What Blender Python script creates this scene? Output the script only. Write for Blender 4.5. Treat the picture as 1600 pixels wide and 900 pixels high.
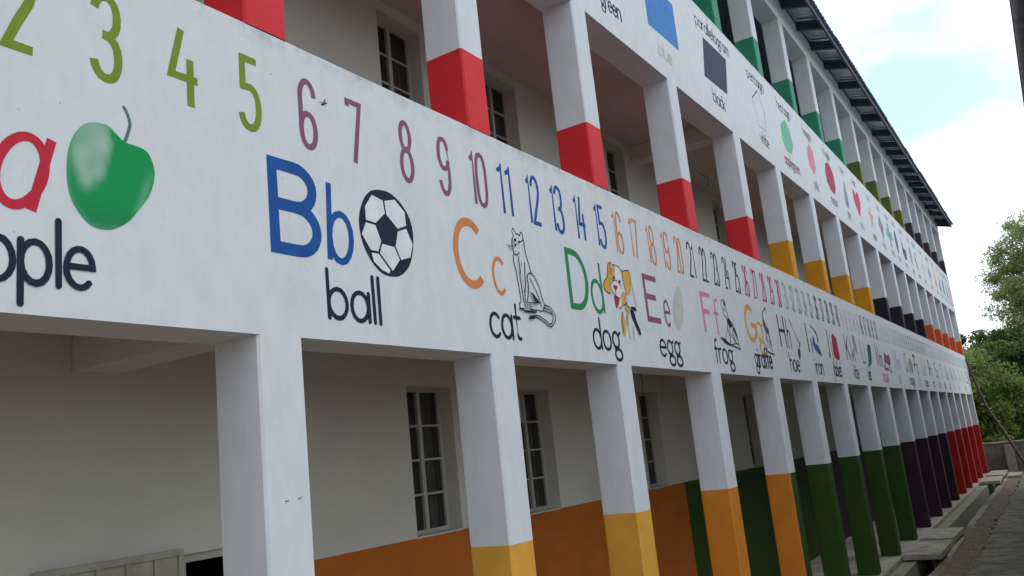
import bpy, bmesh, math, random
from mathutils import Vector, Matrix, noise
from mathutils.geometry import tessellate_polygon
R = math.radians
S = bpy.context.scene
for o in list(bpy.data.objects): bpy.data.objects.remove(o)
COL = S.collection
random.seed(7)

# ------------------------------------------------------------------ camera
cam = bpy.data.cameras.new('camera'); camo = bpy.data.objects.new('camera', cam); COL.objects.link(camo)
S.camera = camo
cam.sensor_width = 36; cam.lens = 1333.142 / 1600 * 36
cam.clip_start = .05; cam.clip_end = 3000
rv, uv, fv = Vector((.53999, -.83524, -.10385)), Vector((-.11173, -.19343, .97473)), Vector((.83422, .51474, .19777))
m = Matrix((( rv.x, uv.x, -fv.x), (rv.y, uv.y, -fv.y), (rv.z, uv.z, -fv.z))).to_4x4()
m.translation = (0, -3, 0); camo.matrix_world = m

# ------------------------------------------------------------------ sky, sun, exposure
W = bpy.data.worlds.new('World'); S.world = W; W.use_nodes = True
nt = W.node_tree; nt.nodes.clear()
def N(t, **k):
    n = nt.nodes.new(t)
    for a, b in k.items(): setattr(n, a, b)
    return n
SUN_EL, SUN_AZ = 58, 205           # azimuth measured in the XY plane from +X
out = N('ShaderNodeOutputWorld'); bg = N('ShaderNodeBackground'); bg2 = N('ShaderNodeBackground'); mixs = N('ShaderNodeMixShader')
sky = N('ShaderNodeTexSky', sky_type='NISHITA', sun_disc=False)
SUN_AZ = -62
sky.sun_elevation = R(SUN_EL); sky.sun_rotation = R(90 - SUN_AZ); sky.air_density = 1.2; sky.dust_density = 2.0; sky.ozone_density = 1
bg.inputs[1].default_value = .15
bg2.inputs[0].default_value = (.90, .945, 1, 1); bg2.inputs[1].default_value = 1.32
tc = N('ShaderNodeTexCoord'); mp = N('ShaderNodeMapping'); mp.inputs['Scale'].default_value = (1, 1, 1.9); mp.inputs['Location'].default_value = (.9, 2.6, 3.1)
nz = N('ShaderNodeTexNoise'); nz.inputs['Scale'].default_value = 3.2; nz.inputs['Detail'].default_value = 7; nz.inputs['Roughness'].default_value = .5
rp = N('ShaderNodeValToRGB'); rp.color_ramp.elements[0].position = .37; rp.color_ramp.elements[1].position = .51
rp.color_ramp.elements[0].color = (.36, .36, .36, 1)
L = nt.links.new
L(tc.outputs['Generated'], mp.inputs[0]); L(mp.outputs[0], nz.inputs[0]); L(nz.outputs['Fac'], rp.inputs[0])
tint = N('ShaderNodeVectorMath', operation='MULTIPLY'); tint.inputs[1].default_value = (.82, 1.16, 1.12)
L(sky.outputs[0], tint.inputs[0]); L(tint.outputs[0], bg.inputs[0]); L(rp.outputs[0], mixs.inputs[0]); L(bg.outputs[0], mixs.inputs[1]); L(bg2.outputs[0], mixs.inputs[2]); L(mixs.outputs[0], out.inputs[0])
sl = bpy.data.lights.new('sun', 'SUN'); sl.energy = .55; sl.angle = R(25); sl.color = (1, .97, .92)
so = bpy.data.objects.new('sun', sl); COL.objects.link(so)
sd = Vector((math.cos(R(SUN_EL)) * math.cos(R(SUN_AZ)), math.cos(R(SUN_EL)) * math.sin(R(SUN_AZ)), math.sin(R(SUN_EL))))
so.rotation_euler = sd.to_track_quat('Z', 'Y').to_euler()
S.view_settings.view_transform = 'Standard'; S.view_settings.look = 'None'; S.view_settings.exposure = .22; S.view_settings.gamma = 1
S.render.engine = 'CYCLES'
S.cycles.max_bounces = 8; S.cycles.diffuse_bounces = 5

# ------------------------------------------------------------------ materials
M = {}
def mat(name, col, rough=.6, var=.06, scale=3., bump=.25, bscale=55., metal=0., grime=None, spec=.5, stretch=None, bdist=.003):
    """procedural: base colour with soft mottling, fine relief, optional blotchy grime colour"""
    m = bpy.data.materials.new(name); m.use_nodes = True; t = m.node_tree; b = t.nodes['Principled BSDF']
    b.inputs['Roughness'].default_value = rough; b.inputs['Metallic'].default_value = metal
    b.inputs['Specular IOR Level'].default_value = spec
    g = t.nodes.new('ShaderNodeNewGeometry'); pos = g.outputs['Position']
    if stretch:
        mpn = t.nodes.new('ShaderNodeMapping'); mpn.inputs['Scale'].default_value = stretch
        t.links.new(pos, mpn.inputs[0]); pos = mpn.outputs[0]
    n1 = t.nodes.new('ShaderNodeTexNoise'); n1.inputs['Scale'].default_value = scale; n1.inputs['Detail'].default_value = 8; n1.inputs['Roughness'].default_value = .62
    t.links.new(pos, n1.inputs[0])
    r = t.nodes.new('ShaderNodeMapRange'); r.inputs[1].default_value = .3; r.inputs[2].default_value = .7; r.inputs[3].default_value = 1 - var * 1.6; r.inputs[4].default_value = 1 + var
    t.links.new(n1.outputs['Fac'], r.inputs[0])
    mx = t.nodes.new('ShaderNodeVectorMath'); mx.operation = 'SCALE'; mx.inputs[0].default_value = col[:3]
    t.links.new(r.outputs[0], mx.inputs['Scale']); c = mx.outputs[0]
    if grime:
        gc, gs, lo, hi, amt = grime
        n2 = t.nodes.new('ShaderNodeTexNoise'); n2.inputs['Scale'].default_value = gs; n2.inputs['Detail'].default_value = 10; n2.inputs['Roughness'].default_value = .7
        t.links.new(pos, n2.inputs[0])
        r2 = t.nodes.new('ShaderNodeMapRange'); r2.inputs[1].default_value = lo; r2.inputs[2].default_value = hi; r2.inputs[4].default_value = amt
        t.links.new(n2.outputs['Fac'], r2.inputs[0])
        mm = t.nodes.new('ShaderNodeMix'); mm.data_type = 'RGBA'; mm.inputs[7].default_value = (*gc, 1)
        t.links.new(r2.outputs[0], mm.inputs[0]); t.links.new(c, mm.inputs[6]); c = mm.outputs[2]
    t.links.new(c, b.inputs['Base Color'])
    if bump:
        n3 = t.nodes.new('ShaderNodeTexNoise'); n3.inputs['Scale'].default_value = bscale; n3.inputs['Detail'].default_value = 5
        t.links.new(g.outputs['Position'], n3.inputs[0])
        n4 = t.nodes.new('ShaderNodeTexNoise'); n4.inputs['Scale'].default_value = bscale * .12; n4.inputs['Detail'].default_value = 3
        t.links.new(g.outputs['Position'], n4.inputs[0])
        ad = t.nodes.new('ShaderNodeMath'); ad.operation = 'MULTIPLY_ADD'; ad.inputs[1].default_value = 3
        t.links.new(n4.outputs['Fac'], ad.inputs[0]); t.links.new(n3.outputs['Fac'], ad.inputs[2])
        bp = t.nodes.new('ShaderNodeBump'); bp.inputs['Strength'].default_value = bump; bp.inputs['Distance'].default_value = bdist
        t.links.new(ad.outputs[0], bp.inputs['Height']); t.links.new(bp.outputs[0], b.inputs['Normal'])
    M[name] = m; return m
def edge_wear(name, tops):
    m = M[name]; t = m.node_tree; b = t.nodes['Principled BSDF']; old = b.inputs['Base Color'].links[0].from_socket
    g = t.nodes.new('ShaderNodeNewGeometry'); sx = t.nodes.new('ShaderNodeSeparateXYZ'); t.links.new(g.outputs['Position'], sx.inputs[0]); acc = None
    for z in tops:
        a = t.nodes.new('ShaderNodeMapRange'); a.inputs[1].default_value = z - .11; a.inputs[2].default_value = z; t.links.new(sx.outputs['Z'], a.inputs[0])
        c = t.nodes.new('ShaderNodeMath'); c.operation = 'LESS_THAN'; c.inputs[1].default_value = z + .02; t.links.new(sx.outputs['Z'], c.inputs[0])
        d = t.nodes.new('ShaderNodeMath'); d.operation = 'MULTIPLY'; t.links.new(a.outputs[0], d.inputs[0]); t.links.new(c.outputs[0], d.inputs[1])
        if acc is None: acc = d.outputs[0]
        else:
            e = t.nodes.new('ShaderNodeMath'); e.operation = 'MAXIMUM'; t.links.new(acc, e.inputs[0]); t.links.new(d.outputs[0], e.inputs[1]); acc = e.outputs[0]
    n = t.nodes.new('ShaderNodeTexNoise'); n.inputs['Scale'].default_value = 7; n.inputs['Detail'].default_value = 12; n.inputs['Roughness'].default_value = .75; t.links.new(g.outputs['Position'], n.inputs[0])
    r_ = t.nodes.new('ShaderNodeMapRange'); r_.inputs[1].default_value = .47; r_.inputs[2].default_value = .66; t.links.new(n.outputs['Fac'], r_.inputs[0])
    q = t.nodes.new('ShaderNodeMath'); q.operation = 'MULTIPLY'; t.links.new(acc, q.inputs[0]); t.links.new(r_.outputs[0], q.inputs[1])
    x = t.nodes.new('ShaderNodeMix'); x.data_type = 'RGBA'; x.inputs[7].default_value = (.33, .34, .33, 1); t.links.new(q.outputs[0], x.inputs[0]); t.links.new(old, x.inputs[6]); t.links.new(x.outputs[2], b.inputs['Base Color'])
def specks(name):
    m = M[name]; t = m.node_tree; b = t.nodes['Principled BSDF']; old = b.inputs['Base Color'].links[0].from_socket
    g = t.nodes.new('ShaderNodeNewGeometry'); n = t.nodes.new('ShaderNodeTexNoise'); n.inputs['Scale'].default_value = 26; n.inputs['Detail'].default_value = 2; t.links.new(g.outputs['Position'], n.inputs[0])
    r_ = t.nodes.new('ShaderNodeMapRange'); r_.inputs[1].default_value = .745; r_.inputs[2].default_value = .775; r_.inputs[4].default_value = .55; t.links.new(n.outputs['Fac'], r_.inputs[0])
    x = t.nodes.new('ShaderNodeMix'); x.data_type = 'RGBA'; x.inputs[7].default_value = (.16, .15, .14, 1); t.links.new(r_.outputs[0], x.inputs[0]); t.links.new(old, x.inputs[6]); t.links.new(x.outputs[2], b.inputs['Base Color'])
GR = ((.42, .38, .33), 1.3, .58, .78, .35)
mat('white_wall', (.60, .625, .67), .8, .045, 9., .22, 45, grime=((.40, .40, .37), 2.2, .56, .80, .40), stretch=(1, 1, .45))
mat('balcony_white', (.60, .628, .67), .8, .045, 9., .22, 45, grime=((.40, .40, .37), 2.2, .56, .80, .40), stretch=(1, 1, .45)); edge_wear('balcony_white', (2.238, 5.545)); specks('balcony_white'); specks('white_wall')
mat('cream_wall', (.555, .55, .51), .8, .05, 1.5, .5, 50, grime=GR)
mat('ceiling_plaster', (.52, .42, .385), .85, .07, 1.2, .5, 40, grime=((.25, .19, .16), .9, .5, .8, .5))
mat('concrete', (.25, .235, .19), .9, .14, 4, .8, 40, grime=((.10, .095, .08), 1.6, .48, .7, .7), bdist=.008)
mat('concrete_light', (.36, .335, .26), .9, .16, 5, .8, 40, grime=((.10, .09, .07), 2.3, .45, .68, .7), bdist=.008)
mat('concrete_dark', (.21, .185, .145), .95, .3, 3, .35, 14, grime=((.035, .035, .028), 2, .45, .65, .8), bdist=.008)
mat('fence_concrete', (.17, .165, .13), .9, .2, 3, .8, 20, grime=((.05, .055, .04), 1.1, .45, .65, .8), bdist=.01)
mat('dirt', (.165, .125, .09), 1, .35, 6, .5, 20, grime=((.15, .125, .10), 5, .5, .7, .5), bdist=.012)
mat('far_ground', (.07, .09, .035), 1, .3, .4, 1., 3, bdist=.05)
P = dict(rough=.62, var=.08, scale=3.5, bump=.22, bscale=45, spec=.18, grime=((.20, .17, .13), 4, .64, .84, .3))
for n, c in dict(p_yellow=(.66, .34, .055), p_orange=(.60, .21, .025), p_orange_deep=(.45, .13, .02), p_green=(.030, .070, .010), p_purple=(.038, .016, .032), p_red=(.34, .016, .014),
                 p_red_up=(.60, .028, .035), p_amber=(.60, .27, .015), p_black=(.022, .018, .027), p_vermilion=(.60, .11, .03),
                 p_mint=(.035, .235, .135), p_olive=(.125, .145, .035), p_plum=(.055, .042, .055)).items():
    mat(n, c, **P)
Q = dict(rough=.65, var=.09, scale=7, bump=.22, bscale=45, spec=.15, grime=((.5, .52, .53), 22, .70, .85, .25))
ART_COL = dict(lime=(.17, .25, .025), mauve=(.22, .085, .155), blue=(.011, .080, .30), orange=(.60, .22, .075), navy=(.012, .020, .045), crimson=(.42, .018, .06), teal=(.17, .34, .29),
               black=(.028, .034, .05), sand=(.58, .50, .38), slate=(.035, .048, .09), pale=(.46, .48, .52), tan=(.42, .38, .36), grey=(.16, .18, .22), lilac=(.50, .50, .58), ared=(.50, .022, .045),
               agreen=(.02, .22, .085), pink=(.66, .20, .34), gold=(.62, .33, .09), dogtan=(.60, .34, .07), dogred=(.42, .03, .035), eggc=(.50, .50, .48), inkgreen=(.04, .07, .085),
               inkbrown=(.12, .09, .09), inkgrey=(.20, .23, .25), inkdark=(.05, .06, .07), blue2=(.03, .09, .27), lightgrey=(.27, .31, .33), leafgreen=(.012, .14, .08), olivec=(.35, .31, .20),
               stem=(.09, .17, .15), white=(.66, .70, .73), skyblue=(.05, .20, .52), apgreen=(.16, .44, .27), rose=(.62, .22, .32), maroon=(.36, .03, .10), steel=(.18, .24, .30), heart=(.52, .04, .11),
               coral=(.62, .30, .24), greylilac=(.24, .22, .30), seagreen=(.20, .33, .36), darkblue=(.03, .09, .17), wine=(.20, .05, .08), paleyel=(.52, .51, .40), aqua=(.22, .42, .55))
for n, c in ART_COL.items(): mat('art_' + n, c, **Q)
mat('dark_timber', (.045, .060, .095), .6, .2, 8, .5, 30)
mat('roof_metal', (.55, .58, .63), .27, .14, 3, .1, 30, metal=.85, grime=((.16, .15, .15), 4, .5, .7, .5))
mat('window_paint', (.40, .40, .37), .5, .06, 8, .2, 40)
mat('curtain_cloth', (.46, .45, .41), .9, .15, 12)
mat('white_board', (.62, .62, .58), .7, .04)
mat('door_paint', (.36, .35, .29), .45, .10, 5, .2, 40, grime=((.14, .13, .11), 6, .52, .72, .5))
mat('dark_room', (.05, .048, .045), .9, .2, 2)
mat('branch_wood', (.075, .055, .035), .85, .3, 9, .8, 30, bdist=.01)
mat('cut_wood', (.5, .38, .22), .8, .15, 12, .4, 40)
mat('gutter_grey', (.20, .22, .26), .5, .15, 6, .3, 30, grime=((.06, .06, .07), 5, .5, .7, .6))
mat('wire_black', (.02, .02, .02), .6, .1)
mat('bark', (.12, .10, .075), .9, .3, 7, 1., 15, bdist=.03)
mat('insect_black', (.015, .012, .012), .35, .1)
def glassmat():
    m = bpy.data.materials.new('window_glass'); m.use_nodes = True; t = m.node_tree; b = t.nodes['Principled BSDF']
    b.inputs['Base Color'].default_value = (.012, .014, .015, 1); b.inputs['Roughness'].default_value = .12; b.inputs['Specular IOR Level'].default_value = .35
    n = t.nodes.new('ShaderNodeTexNoise'); n.inputs['Scale'].default_value = 6; g = t.nodes.new('ShaderNodeNewGeometry'); t.links.new(g.outputs['Position'], n.inputs[0])
    r = t.nodes.new('ShaderNodeMapRange'); r.inputs[3].default_value = .06; r.inputs[4].default_value = .3; t.links.new(n.outputs['Fac'], r.inputs[0]); t.links.new(r.outputs[0], b.inputs['Roughness'])
    b.inputs['Alpha'].default_value = .38
    M['window_glass'] = m
glassmat()
def leafmat(name, c1, c2, c3):
    m = bpy.data.materials.new(name); m.use_nodes = True; t = m.node_tree; b = t.nodes['Principled BSDF']; o = t.nodes['Material Output']
    a = t.nodes.new('ShaderNodeAttribute'); a.attribute_name = 'tone'; r = t.nodes.new('ShaderNodeValToRGB')
    e = r.color_ramp.elements; e[0].color = (*c1, 1); e[1].color = (*c3, 1); x = e.new(.5); x.color = (*c2, 1)
    t.links.new(a.outputs['Fac'], r.inputs[0]); t.links.new(r.outputs[0], b.inputs['Base Color']); b.inputs['Roughness'].default_value = .55
    tr = t.nodes.new('ShaderNodeBsdfTranslucent'); t.links.new(r.outputs[0], tr.inputs[0]); mx = t.nodes.new('ShaderNodeMixShader'); mx.inputs[0].default_value = .4
    t.links.new(b.outputs[0], mx.inputs[1]); t.links.new(tr.outputs[0], mx.inputs[2]); t.links.new(mx.outputs[0], o.inputs[0]); M[name] = m
leafmat('leaf_bush', (.065, .11, .025), (.165, .23, .05), (.33, .36, .10))
leafmat('leaf_dark', (.030, .065, .020), (.085, .14, .035), (.18, .24, .06))
leafmat('leaf_feathery', (.11, .15, .055), (.21, .26, .08), (.36, .40, .15))

# ------------------------------------------------------------------ helpers
class MB:
    def __init__(s): s.v = []; s.f = []; s.m = []
    def quad(s, pts, mi=0):
        k = len(s.v); s.v += [tuple(p) for p in pts]; s.f.append(tuple(range(k, k + len(pts)))); s.m.append(mi)
    def box(s, x0, x1, y0, y1, z0, z1, mi=0, skip=''):
        k = len(s.v)
        s.v += [(x0, y0, z0), (x1, y0, z0), (x1, y1, z0), (x0, y1, z0), (x0, y0, z1), (x1, y0, z1), (x1, y1, z1), (x0, y1, z1)]
        for n, f in (('b', (0, 3, 2, 1)), ('t', (4, 5, 6, 7)), ('f', (0, 1, 5, 4)), ('r', (1, 2, 6, 5)), ('k', (2, 3, 7, 6)), ('l', (3, 0, 4, 7))):
            if n in skip: continue
            s.f.append(tuple(k + i for i in f)); s.m.append(mi)
    def tube(s, pts, rad, n=6, mi=0):
        pts = [Vector(p) for p in pts]; rings = []
        for i, p in enumerate(pts):
            d = (pts[min(i + 1, len(pts) - 1)] - pts[max(i - 1, 0)]).normalized()
            a = d.orthogonal().normalized() if i == 0 else (a - d * a.dot(d)).normalized()
            b = d.cross(a); r = rad[i] if isinstance(rad, (list, tuple)) else rad; k = len(s.v); rings.append(k)
            for j in range(n):
                t = 2 * math.pi * j / n; s.v.append(tuple(p + (a * math.cos(t) + b * math.sin(t)) * r))
        for i in range(len(pts) - 1):
            for j in range(n):
                s.f.append((rings[i] + j, rings[i] + (j + 1) % n, rings[i + 1] + (j + 1) % n, rings[i + 1] + j)); s.m.append(mi)
        s.f.append(tuple(rings[0] + j for j in range(n - 1, -1, -1))); s.m.append(mi)
        s.f.append(tuple(rings[-1] + j for j in range(n))); s.m.append(mi)
    def mesh(s, name, mats, smooth=False):
        me = bpy.data.meshes.new(name); me.from_pydata(s.v, [], s.f)
        for x in (mats if isinstance(mats, (list, tuple)) else [mats]): me.materials.append(M[x])
        me.polygons.foreach_set('material_index', s.m)
        if smooth: me.polygons.foreach_set('use_smooth', [True] * len(s.f))
        me.update(); return me
    def build(s, name, mats, parent=None, smooth=False, bevel=0, label=None):
        return link(name, s.mesh(name, mats, smooth), parent, bevel, label)
def link(name, me, parent=None, bevel=0, label=None, loc=None):
    o = bpy.data.objects.new(name, me); COL.objects.link(o)
    if parent:
        o.parent = parent
        if parent.type == 'EMPTY': o.matrix_parent_inverse = Matrix.Translation(-parent.location)
    if loc: o.location = loc
    if bevel:
        b = o.modifiers.new('bevel', 'BEVEL'); b.width = bevel; b.segments = 2; b.limit_method = 'ANGLE'; b.angle_limit = R(40)
    if label: o['label'] = label
    return o
def tag(o, label=None, cat=None, group=None, kind=None):
    if label: o['label'] = label
    if cat: o['category'] = cat
    if group: o['group'] = group
    if kind: o['kind'] = kind
    return o
def empty(name, loc=(0, 0, 0)):
    o = bpy.data.objects.new(name, None); COL.objects.link(o); o.location = loc; o.empty_display_size = .3; return o
# ================================================================== THE SCHOOL
ZG, ZB1, ZT1, ZB2, ZT2, ZB3 = -2.381, .683, 2.238, 3.982, 5.545, 7.345
ZP = [-.502, 2.815, 6.165]                                   # top of the coloured paint on each floor
XR = [-1.05, .93, 2.911, 4.805, 6.655, 8.887, 11.167, 13.163, 15.274, 17.332, 19.425, 21.535, 23.683, 25.738, 27.754, 29.896, 31.893, 34.018, 36.23, 38.80]
CW, CD, YW, XL, XE = .274, .31, 1.5, -1.33, 38.95
school = tag(empty('school_building', (19, 4, -2.5)), 'long three storey white school with painted alphabet, numbers and shapes on its balcony walls', 'building')

# --- columns: white above, a coloured base below, butted between the balcony walls
def wob(a): return random.uniform(-a, a)
def column(i, fl, zb, zt, side, front, label=None):
    x1, x0 = XR[i], XR[i] - CW; mb = MB(); zp = ZP[fl]
    dx = [wob(.004) for _ in range(3)]
    rows = [zb, zp, zt]; ca = .012                           # small arris on the corners
    ring = lambda z, d: [(x0 + ca + d, 0, z), (x1 - ca + d, 0, z), (x1 + d, ca, z), (x1 + d, CD - ca, z), (x1 - ca + d, CD, z), (x0 + ca + d, CD, z), (x0 + d, CD - ca, z), (x0 + d, ca, z)]
    if zp > zb + .02:
        zz = [zb, zp, zp, zt]; ms = [0, None, 1]
    for (za, zc, low) in ((zb, zp, True), (zp, zt, False)):
        A = ring(za, dx[0] if low else dx[1]); B = ring(zc, dx[1] if low else dx[2])
        for k in range(8):
            j = (k + 1) % 8
            mi = 2 if not low else (1 if k in (0,) else 0)
            mb.quad([A[k], A[j], B[j], B[k]], mi)
    return mb.build('column', [side, front, 'white_wall'], school, label=label)
def base_colour(fl, i):
    k = i - 2                                                # k = 0 is the nearest column in view
    if fl == 0:
        return ('p_yellow',) * 2 if k <= 2 else ('p_orange', 'p_orange') if k == 3 else ('p_orange', 'p_green') if k == 4 else ('p_green',) * 2 if k <= 8 else ('p_purple',) * 2 if k <= 12 else ('p_red',) * 2
    if fl == 1:
        return ('p_red_up',) * 2 if k <= 4 else ('p_amber',) * 2 if k <= 8 else ('p_black',) * 2 if k <= 12 else ('p_vermilion',) * 2
    return ('p_mint',) * 2 if k <= 8 else ('p_olive',) * 2 if k <= 12 else ('p_plum',) * 2
CN = dict(p_yellow='yellow', p_orange='orange', p_green='dark green', p_purple='dark purple', p_red='red', p_red_up='red', p_amber='amber yellow', p_black='blackish purple', p_vermilion='orange red', p_mint='green', p_olive='olive green', p_plum='dark plum')
for fl, (zb, zt) in enumerate(((ZG, ZB1), (ZT1, ZB2), (ZT2, ZB3))):
    for i in range(len(XR)):
        s_, f_ = base_colour(fl, i)
        column(i, fl, zb, zt, s_, f_, 'white column with %s painted base' % CN[s_])

# --- balcony walls (beam and parapet in one), slightly uneven like hand plaster
def band(name, z0, z1, label):
    mb = MB(); n = 200; nz = 4; y1 = CD
    def p(i, j): # front face grid
        x = XL + (XE - XL) * i / n; z = z0 + (z1 - z0) * j / nz
        e = 0
        if j == nz: e = .005 * noise.noise(Vector((x * 1.3, j * 7.1, z0)))
        return x, z + e
    for i in range(n):
        a0, a1 = p(i, 0), p(i + 1, 0); b0, b1 = p(i, nz), p(i + 1, nz); c = .008
        mb.quad([(a0[0], 0, a0[1]), (a1[0], 0, a1[1]), (b1[0], 0, b1[1] - c), (b0[0], 0, b0[1] - c)])
        mb.quad([(b0[0], 0, b0[1] - c), (b1[0], 0, b1[1] - c), (b1[0], c, b1[1]), (b0[0], c, b0[1])])
        mb.quad([(b0[0], c, b0[1]), (b1[0], c, b1[1]), (b1[0], y1, b1[1]), (b0[0], y1, b0[1])])
        mb.quad([(a0[0], y1, a0[1]), (a1[0], y1, a1[1]), (a1[0], 0, a1[1]), (a0[0], 0, a0[1])])
        mb.quad([(a1[0], y1, a1[1]), (a0[0], y1, a0[1]), (b0[0], y1, b0[1]), (b1[0], y1, b1[1])])
    for x in (XL, XE): mb.quad([(x, 0, z0), (x, y1, z0), (x, y1, z1), (x, 0, z1)])
    return mb.build(name, 'balcony_white', school, label=label)
band1 = band('balcony_wall', ZB1, ZT1, 'first balcony wall painted with numbers, letters and animals')
band2 = band('balcony_wall', ZB2, ZT2, 'second balcony wall painted with coloured shapes and their names')
top = band('top_beam', ZB3, 7.86, 'plain white beam under the roof')
for z0, z1 in ((ZB1, ZT1), (ZB2, ZT2)):
    mb = MB(); mb.box(XE - .2, XE, CD + .002, YW - .002, z0 + .25, z1 - .004); mb.build('end_parapet', 'white_wall', school, bevel=.006)

# --- verandah floor slabs and ceilings, cross beams at the classroom divisions
for k, (z0, z1, c) in enumerate(((.925, .99, 'ceiling_plaster'), (4.215, 4.28, 'ceiling_plaster'))):
    mb = MB(); mb.box(XL, XE - .01, CD + .003, YW + .2, z0, z1); mb.build('ceiling_slab', c, school)
for z0, z1 in ((.72, .923), (4.0, 4.213)):
    for i in (2, 6, 10, 14, 18):
        mb = MB(); mb.box(XR[i] - CW + .004, XR[i] - .004, CD + .003, YW - .003, z0, z1); mb.build('cross_beam', 'cream_wall', school, bevel=.006)
mb = MB(); mb.box(XL, XE, -.05, YW + .3, ZG - .45, ZG); mb.build('verandah_floor', 'concrete_light', school, bevel=.012)

# --- back wall of the verandahs, with window and door openings
WX = [(a, a + .61) for a in (5.475, 7.185, 10.03, 14.27, 15.98, 18.83, 22.9, 24.6, 27.45, 31.5, 33.2, 36.05)]
DX = [(3.31, 4.21), (12.0, 12.9), (20.6, 21.5), (29.2, 30.1)]
DADO = [[(11.18, 'p_orange_deep'), (19.78, 'p_green'), (28.7, 'p_purple'), (99, 'p_red')], [(11.2, 'p_red_up'), (19.78, 'p_amber'), (28.7, 'p_black'), (99, 'p_vermilion')], [(19.78, 'p_mint'), (28.7, 'p_olive'), (99, 'p_plum')]]
FZ = [ZG, ZG + 3.36, ZG + 6.72]
WZ = [(-.515, .695), (2.905, 4.11), (6.24, 7.44)]
RV = .135
for fl in range(3):
    z0 = FZ[fl] if fl == 0 else FZ[fl] - .05; z1 = (.925, 4.215, 8.27)[fl]; zp = (-.52, 2.815, 6.165)[fl]
    dz = FZ[fl] + 2.045
    xs = sorted({XL, XE} | {x for w in WX + DX for x in w} | {d[0] for d in DADO[fl] if d[0] < XE})
    zs = sorted({z0, z1, zp, dz, *WZ[fl]})
    names = ['cream_wall'] + [d[1] for d in DADO[fl]]; mb = MB()
    for a, b in zip(xs, xs[1:]):
        xm = (a + b) / 2
        di = next(i for i, d in enumerate(DADO[fl]) if xm < d[0]) + 1
        for c, d in zip(zs, zs[1:]):
            zm = (c + d) / 2
            if any(w[0] < xm < w[1] for w in WX) and WZ[fl][0] < zm < WZ[fl][1]: continue
            if any(w[0] < xm < w[1] for w in DX) and zm < dz: continue
            mb.quad([(a, YW, c), (b, YW, c), (b, YW, d), (a, YW, d)], di if zm < zp else 0)
    for (a, b), zz in [(w, WZ[fl]) for w in WX] + [(w, (z0, dz)) for w in DX]:
        c, d = zz; y2 = YW + RV + .13
        mb.quad([(b, YW, c), (b, y2, c), (b, y2, d), (b, YW, d)]); mb.quad([(a, y2, c), (a, YW, c), (a, YW, d), (a, y2, d)])
        mb.quad([(a, YW, d), (b, YW, d), (b, y2, d), (a, y2, d)]); mb.quad([(a, y2, c), (b, y2, c), (b, YW, c), (a, YW, c)])
    mb.build('classroom_wall', names, school)
    # closed rooms behind: inner face of the wall is left to the room shell
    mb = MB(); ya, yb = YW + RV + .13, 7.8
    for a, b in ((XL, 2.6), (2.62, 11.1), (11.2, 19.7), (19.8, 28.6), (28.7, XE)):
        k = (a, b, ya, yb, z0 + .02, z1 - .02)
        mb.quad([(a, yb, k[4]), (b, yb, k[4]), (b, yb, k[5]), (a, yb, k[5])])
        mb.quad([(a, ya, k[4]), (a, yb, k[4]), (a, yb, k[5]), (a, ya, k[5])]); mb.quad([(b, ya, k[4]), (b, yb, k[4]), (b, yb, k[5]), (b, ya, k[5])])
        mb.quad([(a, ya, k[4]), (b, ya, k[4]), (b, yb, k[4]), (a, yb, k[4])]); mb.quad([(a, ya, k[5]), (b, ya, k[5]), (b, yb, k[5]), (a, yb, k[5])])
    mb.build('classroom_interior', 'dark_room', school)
mb = MB()
mb.quad([(XL, 8, -2.8), (XE, 8, -2.8), (XE, 8, 7.8), (XL, 8, 7.8)])
for x in (XL - .003, XE): mb.quad([(x, YW, -2.8), (x, 8, -2.8), (x, 8, 7.7), (x, 4, 9.0), (x, YW, 8.27)])
mb.build('outer_wall', 'white_wall', school)

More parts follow.
